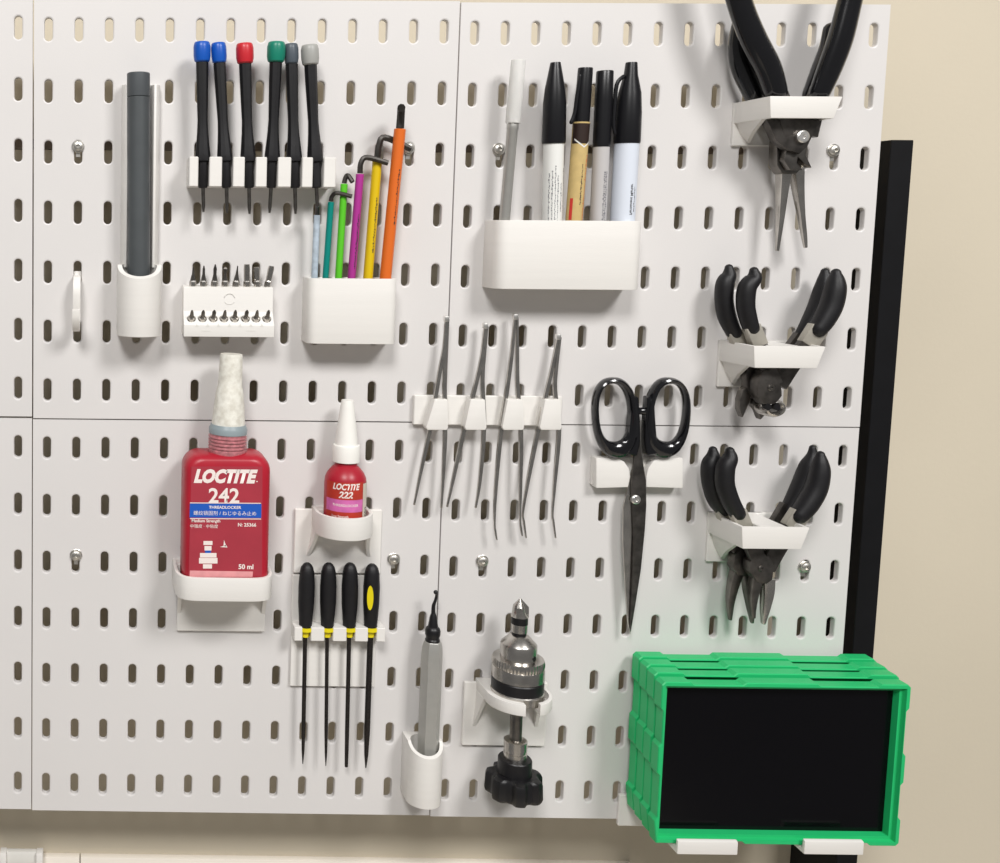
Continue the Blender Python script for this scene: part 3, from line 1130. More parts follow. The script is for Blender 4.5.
kk = K(773, 408, 26)
c0 = Vector((cc.x, -0.019, cc.z))
lathe(bm, c0, c0 + Vector((0, -1, 0)), [(0, 0.1), (0, 8), (8, 7.6), (10, 6.4), (10.6, 5.2), (8, 3.2), (8, 0.1)], 28, sx=1.0, sd=0.78)
obj('rounded_jaw', bm, 'steel', r4)
bm = new()
for sx in (-1, 1):
    c = P(773 + sx * 4.5, 407, 30)
    prism(bm, [Vector((c.x + a * 0.0022, 0, c.z + b * 0.0024)) for a, b in ((-1, 0.4), (-0.3, 1), (0.8, 0.6), (1, -0.4), (0.1, -1), (-0.8, -0.6))], 26.5, 29.9)
obj('cutting_edge', bm, 'black_plastic', r4)
pivot(r4, 772, 388, 3.4, 28, 31, 'steel_dark')

# --- lowest holder: two pliers
r5 = thing('bent_nose_pliers', 'long nose pliers with matte black handles, rear pair in the lowest holder', 'pliers', P(741, 622, 12), GP)
grip(r5, [(713, 450, 3.9, 12), (713, 457, 6.5, 12), (710, 466, 8.0, 12), (711, 482, 8.4, 12), (716, 499, 8.4, 12), (723, 510, 7.2, 12)])
grip(r5, [(812.5, 448, 3, 12), (812.5, 455, 5, 12), (810, 466, 9, 12), (804, 482, 9.5, 12), (795, 500, 8.5, 12), (788, 510, 7, 12)])
metal(r5, 'handle_lever', [(722, 508, 6.5, 10, 15), (728, 524, 6.5, 11, 16), (736, 544, 7, 12, 17), (745, 560, 8, 12, 17)], 'gunmetal')
metal(r5, 'handle_collar', [(722.0, 508.0, 7.0, 9.6, 15.4), (728.9, 526.4, 7.0, 10.75, 16.55)], 'shank_grey', 1, label='light grey collar')
metal(r5, 'handle_lever', [(787, 505, 6, 10, 15), (778, 520, 6, 10, 15), (764, 542, 7, 9, 13), (750, 560, 8, 9, 13)], 'gunmetal')
plate(r5, 'head', [(741, 548), (757, 548), (762, 560), (760, 572), (752, 577), (738, 576), (733, 568), (735, 556)], 11, 19, 'gunmetal', 1.5)
metal(r5, 'long_jaw', [(738, 568, 5, 11, 18), (733, 584, 4.2, 11.5, 17.5), (730, 602, 3.0, 12, 16.5), (730, 620, 1.3, 13, 15.5)], 'steel_dark', bev=0.6)
metal(r5, 'long_jaw', [(748, 570, 4.6, 11, 18), (748, 588, 3.8, 11.5, 17.5), (750, 606, 2.8, 12, 16.5), (752, 623, 1.3, 13, 15.5)], 'steel_dark', bev=0.6)
r6 = thing('flat_nose_pliers', 'short nose pliers with matte black handles, front pair in the lowest holder', 'pliers', P(758, 624, 26), GP)
grip(r6, [(730, 451, 4.2, 25), (730, 458, 7, 25), (725.5, 468, 8.4, 25), (725, 484, 8.6, 25), (730, 500, 8.4, 25), (737, 513, 7.6, 25)])
grip(r6, [(820.5, 455, 4.08, 26), (820.5, 462, 6.8, 26), (820, 472, 8.8, 26), (816, 489, 9.6, 26), (807, 505, 9.6, 26), (799, 515, 8.4, 26)])
metal(r6, 'handle_lever', [(737, 511, 7.4, 23, 28), (743, 525, 7, 23, 28), (751, 545, 7, 24, 29), (762, 568, 8, 25, 29)], 'gunmetal')
metal(r6, 'handle_collar', [(737.0, 511.0, 7.9, 22.6, 28.4), (743.9, 527.1, 7.44, 22.6, 28.4)], 'shank_grey', 1, label='light grey collar')
metal(r6, 'handle_lever', [(800, 513, 8.4, 23, 28), (791, 526, 8, 22, 27), (779, 545, 8, 21, 25), (766, 568, 8, 21, 25)], 'gunmetal')
metal(r6, 'handle_collar', [(800.0, 513.0, 8.9, 22.6, 28.4), (789.65, 527.95, 8.44, 21.45, 27.25)], 'shank_grey', 1, label='light grey collar')
plate(r6, 'head', [(757, 556), (770, 556), (775, 566), (773, 580), (767, 585), (757, 582), (750, 572), (750, 562)], 20, 29, 'gunmetal', 1.6)
metal(r6, 'short_jaw', [(756, 576, 4.8, 21, 28), (753.5, 590, 4, 21.5, 27.5), (752, 605, 2.8, 22, 27), (753, 618, 1.6, 23, 26)], 'steel_dark', bev=0.6)
metal(r6, 'short_jaw', [(767, 578, 5.5, 21, 28), (767, 592, 5.0, 21.5, 27.5), (765, 608, 3.4, 22, 27), (763, 624, 1.4, 23, 26)], 'steel', bev=0.6)
pivot(r6, 762, 569, 3.2, 27, 30, 'gunmetal')

# ================================================================== tweezers
tz0 = PX(490, 425.5, 4)[1]; tz1 = PX(490, 396, 4)[1]
tx0 = PX(414, 410, 4)[0]; tx1 = PX(562, 410, 4)[0]
root = thing('tweezer_rack', 'white plastic rack with four wedge pegs carrying the tweezers', 'holder', V((tx0 + tx1) / 2, 0, tz0))
bm = new()
box(bm, tx0, tx1, 0, 4, tz0, tz1)
bevel(bm, 0.5, 1)
obj('back_bar', bm, 'printed_white', root)
for (a, b, c, e) in ((434.5, 447.5, 426, 448), (470.5, 485, 464.5, 486.5), (507.5, 522.5, 502, 524), (545, 560, 539.5, 561.5)):
    bm = new()
    prism(bm, ppoly([(a, 399.5), (b, 399.5), (e, 427), (e - 1, 430), (c + 1.5, 430), (c, 427)], 12), 3.5, 12.5)
    bevel(bm, 0.8, 2)
    obj('wedge_peg', bm, 'printed_white', root)
tws = [((447, 319), [(444.5, 345), (439, 375), (430, 428), (421, 470), (414, 505)], [(445.5, 345), (446.5, 375), (447.8, 430), (444.5, 470), (441.3, 508)], 'straight fine tips, leftmost in the rack', 0, 0),
       ((486, 326), [(482, 355), (476, 383), (464, 430), (454, 475), (447, 507)], [(484, 355), (484.5, 380), (486.5, 430), (481, 480), (475.5, 508)], 'straight tips, second from the left in the rack', 0, 1),
       ((516, 317), [(512, 350), (507.5, 385), (501, 430), (495.5, 490), (494.5, 522)], [(517, 350), (519.5, 385), (523.5, 430), (521.5, 485), (520, 518)], 'small bent tips and the tallest top, third in the rack', 1, 0),
       ((559, 337), [(552, 368), (547, 390), (538, 430), (528, 480), (523, 512)], [(556, 368), (557, 390), (561.5, 430), (556, 480), (552.5, 512)], 'curved tips, rightmost and hanging lowest in the rack', 2, 0)]
for i, (top, la, ra, where, bent, q) in enumerate(tws):
    root = thing('tweezers', 'thin steel tweezers with ' + where, 'tweezers', P(top[0], 430, 8), 'steel tweezers in the white rack')
    ra = [(x - (0, 2.2, 2.8, 1.2, 0)[q_], y) for q_, (x, y) in enumerate(ra)]
    for n, arm in enumerate((la, ra)):
        st_ = [(top[0] - (1.1 if n == 0 else -1.1), top[1], 1.0, 7.2, 9.6)]
        wd = (1.7, 1.9, 2.0, 1.6, 0.9)
        for (x, y), w_ in zip(arm, wd):
            st_.append((x, y, w_, 7.2 + (2.0 - w_) * 0.4, 9.6 - (2.0 - w_) * 0.6))
        if bent:
            x, y = arm[-1]
            dx = 2.2 if bent == 1 else 3
            st_ += [(x + (0.8 if n == 0 else 0.8), y + 10, 1.0, 7.5, 9), (x + dx, y + 18 + 8 * (bent == 2), 0.7, 7.8, 9)]
        metal(root, 'arm', st_, 'steel', 5, 0.25)
    bm = new()
    prism(bm, ppoly([(top[0] - 2.4, top[1] - 3), (top[0] + 2.4, top[1] - 3), (top[0] + 2.4, top[1] + 3), (top[0] - 2.4, top[1] + 3)], 10), 6.6, 10.2)
    bevel(bm, 0.9, 2)
    obj('welded_end', bm, 'steel_bright', root)

# ================================================================== scissors
sz1 = PX(637, 458, 8)[1]; sz0 = PX(637, 488, 8)[1]
root = thing('scissors_holder', 'white plastic holder of two blocks carrying the black scissors', 'holder', V(PX(637, 470, 8)[0], 0, sz0))
for s, pts in ((-1, [(596, 458), (617, 458), (624, 461.5), (628.5, 468), (630, 476), (630, 487), (596, 488)]),
               (1, [(646, 487), (646, 476), (648, 468), (653, 461), (660, 458), (682.5, 458), (682.5, 488)])):
    bm = new()
    prism(bm, ppoly(pts, 8), 0, 8.5)
    bevel(bm, 0.6, 2)
    obj('block', bm, 'printed_white', root)
bm = new()
a, b = PX(598, 470, 3)[0] - 4, PX(675, 470, 3)[0] - 2
box(bm, a, b, 0, 2.5, sz0 + 1, sz1 - 1)
obj('back_plate', bm, 'printed_white', root)

root = thing('scissors', 'scissors with black oval finger loops and steel blades hanging in white blocks', 'scissors', P(630, 634, 8))


def loop_ring(cx_, cy_, ox, oy, ix, iy, tiltd, shift, d0, d1):
    """finger loop: outer and inner ovals, rounded section"""
    bm = new()
    n, s = 40, 12
    rings = []
    tl = math.radians(tiltd)
    for k in range(n):
        a = 2 * math.pi * k / n
        ca, sa = math.cos(a), math.sin(a)
        pw = lambda v, e: math.copysign(abs(v) ** e, v)
        o = (ox * pw(ca, 0.85), oy * pw(sa, 0.85))
        i_ = (ix * pw(ca, 0.85) + shift[0], iy * pw(sa, 0.85) + shift[1])
        ring = []
        for q in range(s):
            b_ = 2 * math.pi * q / s
            f = 0.5 + 0.5 * math.cos(b_)
            x = i_[0] + (o[0] - i_[0]) * f
            y = i_[1] + (o[1] - i_[1]) * f
            X = cx_ + x * math.cos(tl) - y * math.sin(tl)
            Y = cy_ + x * math.sin(tl) + y * math.cos(tl)
            dm, hd = (d0 + d1) / 2, (d1 - d0) / 2
            p = P(X, Y, dm)
            ring.append(bm.verts.new(Vector((p.x, -(dm + hd * math.sin(b_)) * 0.001, p.z))))
        rings.append(ring)
    quadstrip(bm, rings + [rings[0]], cap=False)
    return bm


for cx_, sh, tl in ((615, (-1.8, -5), -4), (666, (1.6, -5), 6)):
    bm = loop_ring(cx_, 417.5, 22.5, 40.5, 15.2, 29, tl, sh, 5, 14)
    obj('finger_loop', bm, 'black_gloss', root)
bm = new()
ribbon(bm, [(633, 396, 3.5, 6, 13), (633, 420, 4.8, 6, 13), (632, 440, 6, 6, 13), (629, 454, 6, 6, 13)], 4)
bevel(bm, 1.5, 3)
obj('handle_stem', bm, 'black_gloss', root)
bm = new()
ribbon(bm, [(648.5, 396, 3.5, 6, 13), (648.5, 420, 4.8, 6, 13), (649, 440, 6, 6, 13), (651, 454, 6, 6, 13)], 4)
bevel(bm, 1.5, 3)
obj('handle_stem', bm, 'black_gloss', root)
bm = new()
tube(bm, [(P(633, 411, 9.5), 3.4), (P(640, 411, 9.5), 2.4), (P(648, 411, 9.5), 3.4)], 12, 3)
obj('stop_bumper', bm, 'black_gloss', root)
plate(root, 'blade', [(634, 420), (639, 420), (641, 450), (646, 480), (646.5, 505), (645, 530), (641, 570), (635, 608), (631, 632), (630.5, 625), (632, 590), (633.5, 540), (632, 505), (631, 490), (634, 460)], 9.0, 10.6, 'gunmetal', 0.3, 'darker front blade')
plate(root, 'blade', [(640, 420), (645.5, 420), (645, 450), (640, 480), (636, 510), (634, 560), (632, 600), (630.5, 635), (628, 622), (625.5, 590), (623, 540), (623.5, 507), (630, 478), (638, 450)], 7.2, 8.8, 'steel', 0.3, 'bright rear blade')
pivot(root, 636.5, 500, 4.6, 10, 12.4, 'steel_bright')


# ================================================================== bottle holders and bottles
def ushelf(bm, xc, r, z0, z1, D, open_top=2.2, fl=2.0, n=22, flat_front=0.0):
    """a half round shelf wall with a floor"""
    dc = D - r
    def prof(rr, q):
        pts = [(xc - rr, q), (xc - rr, max(dc, q + 0.1))]
        for k in range(1, n):
            t = math.pi * k / n
            pts.append((xc - rr * math.cos(t), dc + rr * math.sin(t)))
        return pts + [(xc + rr, max(dc, q + 0.1)), (xc + rr, q)]
    o, i_ = prof(r, 0), prof(r - open_top, open_top)
    rs = [[bm.verts.new(V(x, d_, z)) for x, d_ in p] for p, z in ((o, z0), (o, z1), (i_, z1), (i_, z0 + fl))]
    quadstrip(bm, rs)


def gusset(bm, xc, r, s, D, z0, h, flare, w=3.0):
    rings = []
    for k in range(9):
        t = k / 8
        x = xc + s * (r - w + flare * t * t)
        x2 = xc + s * (r + flare * t * t)
        dd = max(D * (1 - t) ** 1.5, 1.2)
        rings.append([bm.verts.new(V(x, 0.5, z0 - h * t)), bm.verts.new(V(x2, 0.5, z0 - h * t)),
                      bm.verts.new(V(x2, dd, z0 - h * t)), bm.verts.new(V(x, dd, z0 - h * t))])
    quadstrip(bm, rings)


# large bottle
BD = 38.0
xc = (PX(176, 590, BD - 10)[0] + PX(271, 590, BD - 10)[0]) / 2
hw = (PX(271, 590, BD - 10)[0] - PX(176, 590, BD - 10)[0]) / 2
z1 = PX(223, 577, BD)[1]; z0 = PX(223, 600, BD)[1]
zp = PX(223, 631, 2)[1]
root = thing('bottle_holder', 'white plastic shelf holder under the large red bottle', 'holder', V(xc, 0, zp))


def superprof(xc, hw, dep, e=3.2, n=30, q=0.0):
    """flat-fronted rounded shelf outline"""
    pts = []
    for k in range(n + 1):
        t = math.pi * k / n
        c, s = math.cos(t), math.sin(t)
        pts.append((xc - hw * math.copysign(abs(c) ** (2 / e), c), q + (dep - q) * abs(s) ** (2 / e)))
    return pts


bm = new()
o_, i_ = superprof(xc, hw + 1, BD + 3, 6.0), superprof(xc, hw - 1.4, BD + 0.4, 6.0, q=2.6)
rs = [[bm.verts.new(V(x, d_, z)) for x, d_ in p] for p, z in ((o_, z0), (o_, z1), (i_, z1), (i_, z0 + 3))]
quadstrip(bm, rs)
bevel(bm, 0.6, 2, 50)
obj('shelf', bm, 'printed_white', root)
bm = new()
pl0, pl1 = PX(177, 615, 3)[0], PX(265, 615, 3)[0]
box(bm, pl0, pl1, 0, 3, zp, z1 - 3)
bevel(bm, 0.5, 1)
for s in (-1, 1):
    gusset(bm, (pl0 + pl1) / 2, (pl1 - pl0) / 2, s, BD * 0.5, z0 + 0.5, (z0 - zp) - 3, 0.0, 2.5)
obj('back_plate', bm, 'printed_white', root)

FB = 36.0    # front of the bottle
bxl, bxr = PX(182.5, 530, 28)[0], PX(268.5, 530, 28)[0]
bc = (bxl + bxr) / 2
bw = (bxr - bxl) / 2
zt = PX(226, 452, 24)[1]; zb = z0 + 3.1
root = thing('threadlocker_bottle', 'large flat red threadlocker bottle with white nozzle marked 242', 'bottle', V(bc, 20, zb))
bm = new()


def rrect(x0, x1, z0_, z1_, rb, rt, n=8):
    pts = []
    for cx2, cz2, r2, a0 in ((x0 + rb, z0_ + rb, rb, 180), (x1 - rb, z0_ + rb, rb, 270), (x1 - rt, z1_ - rt, rt, 0), (x0 + rt, z1_ - rt, rt, 90)):
        for k in range(n + 1):
            a = math.radians(a0 + 90 * k / n)
            pts.append((cx2 + r2 * math.cos(a), cz2 + r2 * math.sin(a)))
    return pts


rings = []
for dd, ins in ((6, 4.0), (7, 2.2), (9, 0.8), (12, 0), (29, 0), (32.5, 0.8), (34.8, 2.4), (36, 4.6)):
    rings.append([bm.verts.new(V(x, dd, z)) for x, z in rrect(bxl + ins, bxr - ins - 0.0, zb + ins * 0.5, zt - ins * 0.8, 6, 11)])
quadstrip(bm, rings)
body = obj('bottle_body', bm, 'bottle_red', root, angle=40)
# neck and nozzle
na, nb = P(227, 453, 21), P(231.5, 354, 21)
kk = K(228, 400, 21) * 1000
LN = (nb - na).length * 1000
pr = [(0, 18.5)]
for j in range(5):
    u = 3 + j * 3.4
    pr += [(u, 19.3), (u + 1.2, 19.3), (u + 1.5, 18.2), (u + 3.1, 18.2)]
pr = [(a, b * 1.0) for a, b in pr]
bm = new()
lathe(bm, na, nb, [(0, 0.1)] + [(u * kk, r * kk) for u, r in pr] + [(20.5 * kk, 18.5 * kk), (20.5 * kk, 0.1)], 36)
obj('threaded_collar', bm, 'thread_pink', root)
bm = new()
lathe(bm, na, nb, [(20.5 * kk, 0.1), (20.5 * kk, 19.0 * kk), (25 * kk, 19.2 * kk), (27 * kk, 18.4 * kk), (29.8 * kk, 17.2 * kk), (30 * kk, 0.1)], 36)
obj('seal_ring', bm, 'ring_blue_grey', root)
bm = new()
n_ = LN / kk
lathe(bm, na, nb, [(29.5 * kk, 0.1), (29.5 * kk, 16.8 * kk), (40 * kk, 15.8 * kk), (50 * kk, 15.2 * kk), (54 * kk, 14.4 * kk), (60 * kk, 14.0 * kk), (66 * kk, 13 * kk), (68 * kk, 12.2 * kk), (80 * kk, 11.8 * kk), ((n_ - 2) * kk, 11.3 * kk), (LN, 10.8 * kk), (LN, 0.1)], 32)
obj('nozzle_cap', bm, 'nozzle_dirty', root)
# label
ld = FB + 0.05


def lab_rect(pts, dd, name, m, par):
    bm = new()
    vs2 = [bm.verts.new(P(x, y, dd)) for x, y in pts]
    bm.faces.new(vs2)
    return obj(name, bm, m, par, smooth=False)


lb = lab_rect([(188.5, 577), (262.0, 577), (262.5, 466.5), (191.5, 466.5)], ld, 'label_sheet', 'label_red', root)
bm = new()
text_flat(bm, 'LOCTITE', P(224, 477, ld + .12), 11.4, bold=0.7, shear=0.28, xs=0.86)
text_flat(bm, '242', P(224, 496.5, ld + .12), 13.5, bold=0.3, xs=1.0)
text_flat(bm, 'Medium Strength', P(206, 521, ld + .12), 2.7, bold=0.06, xs=1.0)
text_flat(bm, '中强度 · 中粘度', P(204, 526.5, ld + .12), 2.7)
text_flat(bm, 'N: 25366', P(247, 525, ld + .12), 3.2, bold=0.08)
text_flat(bm, '50 ml', P(246, 567, ld + .12), 4.4, bold=0.14)
text_flat(bm, '.', P(257, 480, ld + .12), 4, bold=0.2)
obj('label_lettering', bm, 'label_ink', root, smooth=False)
lab_rect([(189.5, 517.5), (261.3, 518.0), (261.5, 504.0), (189.9, 503.5)], ld + .06, 'blue_band', 'label_blue', root)
bm = new()
for ya, yb in ((503.3, 502.5), (519.0, 518.2)):
    vs2 = [bm.verts.new(P(x, y, ld + .1)) for x, y in ((190, ya), (261, ya + .4), (261, yb + .4), (190, yb))]
    bm.faces.new(vs2)
text_flat(bm, 'THREADLOCKER', P(225, 507.5, ld + .14), 2.6, bold=0.06, xs=1.05)
text_flat(bm, '螺纹锁固剂 / ねじゆるみ止め', P(225, 513.6, ld + .14), 3.2, bold=0.0, xs=1.0)
obj('band_lettering', bm, 'label_ink', root, smooth=False)
lab_rect([(189.5, 577), (252.5, 577), (253, 571.5), (190.0, 570.5)], ld + .07, 'pale_strip', 'label_pale', root)
bm = new()
for x0_, x1_, y0_, y1_ in ((203.5, 212.5, 541, 545), (204.5, 211.5, 546, 550.5), (200, 216.5, 553, 557.5), (199, 217.5, 557.9, 563.5), (203, 212, 564.2, 568.5)):
    vs2 = [bm.verts.new(P(x, y, ld + .09)) for x, y in ((x0_, y1_), (x1_, y1_), (x1_, y0_), (x0_, y0_))]
    bm.faces.new(vs2)
vs2 = [bm.verts.new(P(x, y, ld + .09)) for x, y in ((220, 547), (226, 545), (227.5, 547.5))]
bm.faces.new(vs2)
vs2 = [bm.verts.new(P(x, y, ld + .09)) for x, y in ((223.5, 546), (224, 540), (226.3, 546.5))]
bm.faces.new(vs2)
obj('bolt_diagram', bm, 'label_ink', root, smooth=False)
lab_rect([(205, 553), (211, 553), (211, 550.5), (205, 550.5)], ld + .09, 'blue_mark', 'label_blue', root)

# small bottle with holder
D2 = 33.0
xa, xb = PX(315, 525, 14)[0], PX(371.5, 525, 14)[0]
xc = (xa + xb) / 2
r_ = (xb - xa) / 2
z1 = PX(349, 519, D2)[1]; z0 = PX(349, 541.5, D2)[1]
plx0, plx1 = PX(294.5, 540, 3)[0], PX(381.5, 540, 3)[0]
plz1, plz0 = PX(338, 509.5, 3)[1], PX(338, 573.5, 3)[1]
root = thing('bottle_holder', 'white plastic ring holder on a square plate under the small red bottle', 'holder', V(xc, 0, plz0))
bm = new()
box(bm, plx0, plx1, 0, 3, plz0, plz1)
bevel(bm, 0.5, 1)
obj('back_plate', bm, 'printed_white', root)
bm = new()
ushelf(bm, xc, r_, z0, z1, D2, 2.4, 2.4)
bevel(bm, 0.6, 2, 50)
obj('ring_shelf', bm, 'printed_white', root)
for s in (-1, 1):
    bm = new()
    gusset(bm, xc, r_, s, D2 * 0.5, z0 + 1.5, z0 - plz0 - 0.5, 8.0 if s < 0 else 7.0)
    bevel(bm, 0.4, 1, 40)
    obj('gusset', bm, 'printed_white', root)

dcb = D2 - r_ - 0.0
xcb = P(345, 500, dcb).x * 1000
zb = z0 + 2.5
A = V(xcb, dcb, zb)
T_ = P(348.5, 400, dcb)
T_ = Vector((P(347.5, 400, dcb).x, A.y, P(348, 400, dcb).z))
kk = K(345, 480, dcb) * 1000
root = thing('threadlocker_bottle', 'small round red threadlocker bottle with tall white nozzle marked 222', 'bottle', A)
u = lambda y: (A - Vector((A.x, A.y, P(345, y, dcb).z))).length * 1000
R2 = 20.8 * kk
bm = new()
lathe(bm, A, T_, [(0, 0.1), (0, R2 - 1), (1, R2), (u(483), R2), (u(477), R2 * 0.97), (u(472), R2 * 0.86), (u(467.5), R2 * 0.68), (u(465), R2 * 0.55), (u(461), R2 * 0.52), (u(461), 0.1)], 40)
obj('bottle_body', bm, 'bottle_red', root)
bm = new()
lathe(bm, A, T_, [(u(462.5), 0.1), (u(462.5), 9.6 * kk), (u(461), 9.6 * kk), (u(461), 0.1)], 24)
obj('neck_ring', bm, 'black_plastic', root)
bm = new()
lathe(bm, A, T_, [(u(461), 0.1), (u(461), 13.4 * kk), (u(446), 13.6 * kk), (u(444.5), 13 * kk), (u(444), 11.4 * kk), (u(420), 8.6 * kk), (u(402), 6.3 * kk), (u(400), 5.8 * kk), (u(400), 0.1)], 32)
obj('nozzle_cap', bm, 'nozzle_clean', root)
t0_, t1_ = -1.25, 0.72
for (ya, yb, m_, nm) in ((530, 507, 'label_rust', 'label_bottom'), (507, 495, 'label_pink', 'pink_band'), (495, 478, 'label_rust', 'label_top')):
    bm = new()
    patch(bm, A, T_, R2, max(u(ya), 0.5), u(yb), t0_, t1_, 14, 0.05)
    obj(nm, bm, m_, root)
bm = new()
patch(bm, A, T_, R2, 0.5, u(480), 0.74, 1.35, 6, 0.05)
obj('side_strip', bm, 'strip_cream', root)
bm = new()
for j in range(16):
    patch(bm, A, T_, R2, 1.5 + j * 1.0, 1.5 + j * 1.0 + (0.5 if j % 3 else 0.75), 0.92, 1.2, 2, 0.08)
obj('barcode', bm, 'ink', root)


# letters on the small bottle: u grows upward here, so flip
def text_cyl(bm_, s, yy, th, size, **kw):
    b = text_mesh(s, size, **kw)
    for v in b.verts:
        x, y = v.co.x * 1000, v.co.y * 1000
        v.co = wrap(A, T_, R2, u(yy) + y, th + x / R2, 0.1)
    me = bpy.data.meshes.new('t')
    b.to_mesh(me)
    b.free()
    bm_.from_mesh(me)
    bpy.data.meshes.remove(me)


bm = new()
text_cyl(bm, 'LOCTITE', 482.5, -0.2, 5.6, bold=0.2, shear=0.28, xs=0.8)
text_cyl(bm, '222', 490.3, -0.2, 6.0, bold=0.2, shear=0.2)
text_cyl(bm, 'Low Strength', 511.5, -0.45, 2.1, bold=0.03)
text_cyl(bm, '10 ml', 517, 0.3, 3.2, bold=0.1)
text_cyl(bm, 'THREADLOCKER', 500.5, -0.2, 2.3, bold=0.03)
obj('label_lettering', bm, 'label_ink', root, smooth=False)

# ================================================================== needle files
FD = 14.0
fx0, fx1 = PX(294.5, 632, FD)[0], PX(385.5, 632, FD)[0]
fz0, fz1 = PX(340, 641.5, FD)[1], PX(340, 628, FD)[1]
plx0, plx1 = PX(291, 650, 3)[0], PX(375.5, 650, 3)[0]
plz1, plz0 = PX(338, 575.5, 3)[1], PX(338, 687, 3)[1]
root = thing('file_rack', 'white plastic comb rack on a tall plate holding four needle files', 'holder', V((fx0 + fx1) / 2, 0, plz0))
bm = new()
box(bm, plx0, plx1, 0, 2.6, plz0, plz1)
bevel(bm, 0.4, 1)
obj('back_plate', bm, 'printed_white', root)
files = [((307.3, 563), (305.3, 629), (302.8, 764), 3.9, 'first from the left'), ((328.8, 563), (327.2, 629), (325.8, 766), 3.4, 'second from the left'),
         ((350.2, 563), (349.2, 629), (346.3, 767), 3.9, 'third from the left'), ((372.2, 564), (370.5, 629), (365.8, 768), 5.4, 'rightmost')]
bm = new()
FDc = 9.0
comb(bm, fx0, fx1, fz0, fz1, FD, [(P(b[0], 633, FDc).x * 1000, 8.5 * K(340, 633, FDc) * 1000) for _, b, *_ in files], 5)
bevel(bm, 0.4, 1, 50)
obj('slotted_bar', bm, 'printed_white', root)
for i, (t, b, e, w, where) in enumerate(files):
    T_, B_, E_ = P(t[0], t[1], FDc), P(b[0], b[1], FDc), P(e[0], e[1], 9)
    kk = K(340, 600, FDc) * 1000
    L = (B_ - T_).length * 1000
    root = thing('needle_file', ('needle file with black handle and yellow collar, %s in the rack' % where) if i < 3 else
                 'needle file with yellow oval on its black handle, rightmost in the rack', 'file', E_, 'needle files in the white rack')
    bm = new()
    f = [(0, 0.1), (0, 2.5), (0.02, 4.2), (0.06, 6.0), (0.14, 7.3), (0.35, 8.1), (0.6, 7.9), (0.82, 6.9), (0.93, 6.4), (0.97, 7.0), (1.0, 6.8), (1.0, 0.1)]
    lathe(bm, T_, B_, [(a * L, r * kk) for a, r in f], 24)
    h = obj('handle', bm, 'black_grip', root)
    if i == 3:
        bm = new()
        cen = [bm.verts.new(wrap(T_, B_, 8.0 * kk, (32 + 12.5 * math.cos(a)) * kk, -0.38 + 0.36 * math.sin(a), 0.6)) for a in [2 * math.pi * q / 20 for q in range(20)]]
        bm.faces.new(cen)
        obj('yellow_inlay', bm, 'yellow_plastic', h)
    bm = new()
    lathe(bm, T_, B_, [(L - 3 * kk, 0.1), (L - 3 * kk, 8.4 * kk), (L + 0.5 * kk, 8.4 * kk), (L + 1.2 * kk, 4.4 * kk), (L + 7.5 * kk, 4.0 * kk), (L + 7.5 * kk, 0.1)], 20)
    obj('collar', bm, 'yellow_plastic', root)
    bm = new()
    Bs = T_ + (B_ - T_).normalized() * (L + 6 * kk) * 0.001
    Ls = (E_ - Bs).length * 1000
    wr = w * kk / 2 * 1.12
    lathe(bm, Bs, E_, [(0, 0.1), (0, wr), (Ls * 0.72, wr), (Ls * 0.9, wr * (0.9 if i == 2 else 0.7)), (Ls - 0.5, wr * (0.8 if i == 2 else 0.22)), (Ls, wr * (0.6 if i == 2 else 0.15)), (Ls, 0.1)], 8, sd=0.7, rot=0.39)
    obj('file_blade', bm, 'file_steel', root)

# ================================================================== deburring tool
xl, _ = PX(401.5, 760, 1); xr, _ = PX(442.5, 760, 15)
zt = PX(428, 734, 4)[1]; zb = PX(426, 810, 25)[1]
root, bm, cuts, (cx_, dc, r_) = cup_holder('tool_cup', 'white plastic cup holder carrying the silver deburring tool', xl, xr, zt, zb, 25, (xr - xl) / 2 - 2.2, front_notch=7)
b2 = boolean(bm, cuts)
obj('cup', b2, 'printed_white', root)
bm = new()
lathe(bm, V(cx_ + 1, dc, zb - 5), V(cx_ + 1, dc, zb), [(0, 0.1), (0, 1.7), (5.2, 1.9), (5.2, 0.1)], 12)
obj('drain_stub', bm, 'printed_grey', root)
A = V(cx_, dc, zb + 3.2)
A2 = P(428, 752, dc)
T_ = P(432.5, 641, dc)
ax = (T_ - A2).normalized()
A = A2 - ax * ((A2.z - (zb + 3.4 + Z0) * 0.001) / ax.z)
kk = K(430, 700, dc) * 1000
L = (T_ - A).length * 1000
root = thing('deburring_tool', 'silver hexagonal deburring tool with black nose and hooked blade', 'tool', A)
bm = new()
lathe(bm, A, T_, [(0, 0.1), (0, 9 * kk), (1, 10.4 * kk), (L - 13 * kk, 10.4 * kk), (L - 6 * kk, 9.9 * kk), (L - 0.3, 8.4 * kk), (L, 8.0 * kk), (L, 0.1)], 6, rot=0.1)
obj('hex_handle', bm, 'knife_silver', root, angle=20)
N_ = P(433.5, 612, dc)
bm = new()
LN = (N_ - T_).length * 1000
lathe(bm, T_, N_, [(0, 0.1), (0, 7 * kk), (1.5 * kk, 7.2 * kk), (3 * kk, 6.4 * kk), (5 * kk, 6.6 * kk), (7 * kk, 7.4 * kk), (11 * kk, 7.4 * kk), (13.5 * kk, 6.6 * kk), (15 * kk, 4.9 * kk), (25 * kk, 3.5 * kk), (29 * kk, 2.0 * kk), (29 * kk, 0.1)], 24)
obj('nose', bm, 'black_plastic', root)
bm = new()
tube(bm, [(P(433.3, 615, dc), 1.5), (P(433.5, 606, dc), 1.25), (P(435.5, 600, dc), 1.0), (P(436.6, 594.5, dc + .5), 1.0), (P(435.8, 592.3, dc + 1.5), 1.55)], 10, 5)
obj('hooked_blade', bm, 'black_plastic', root)

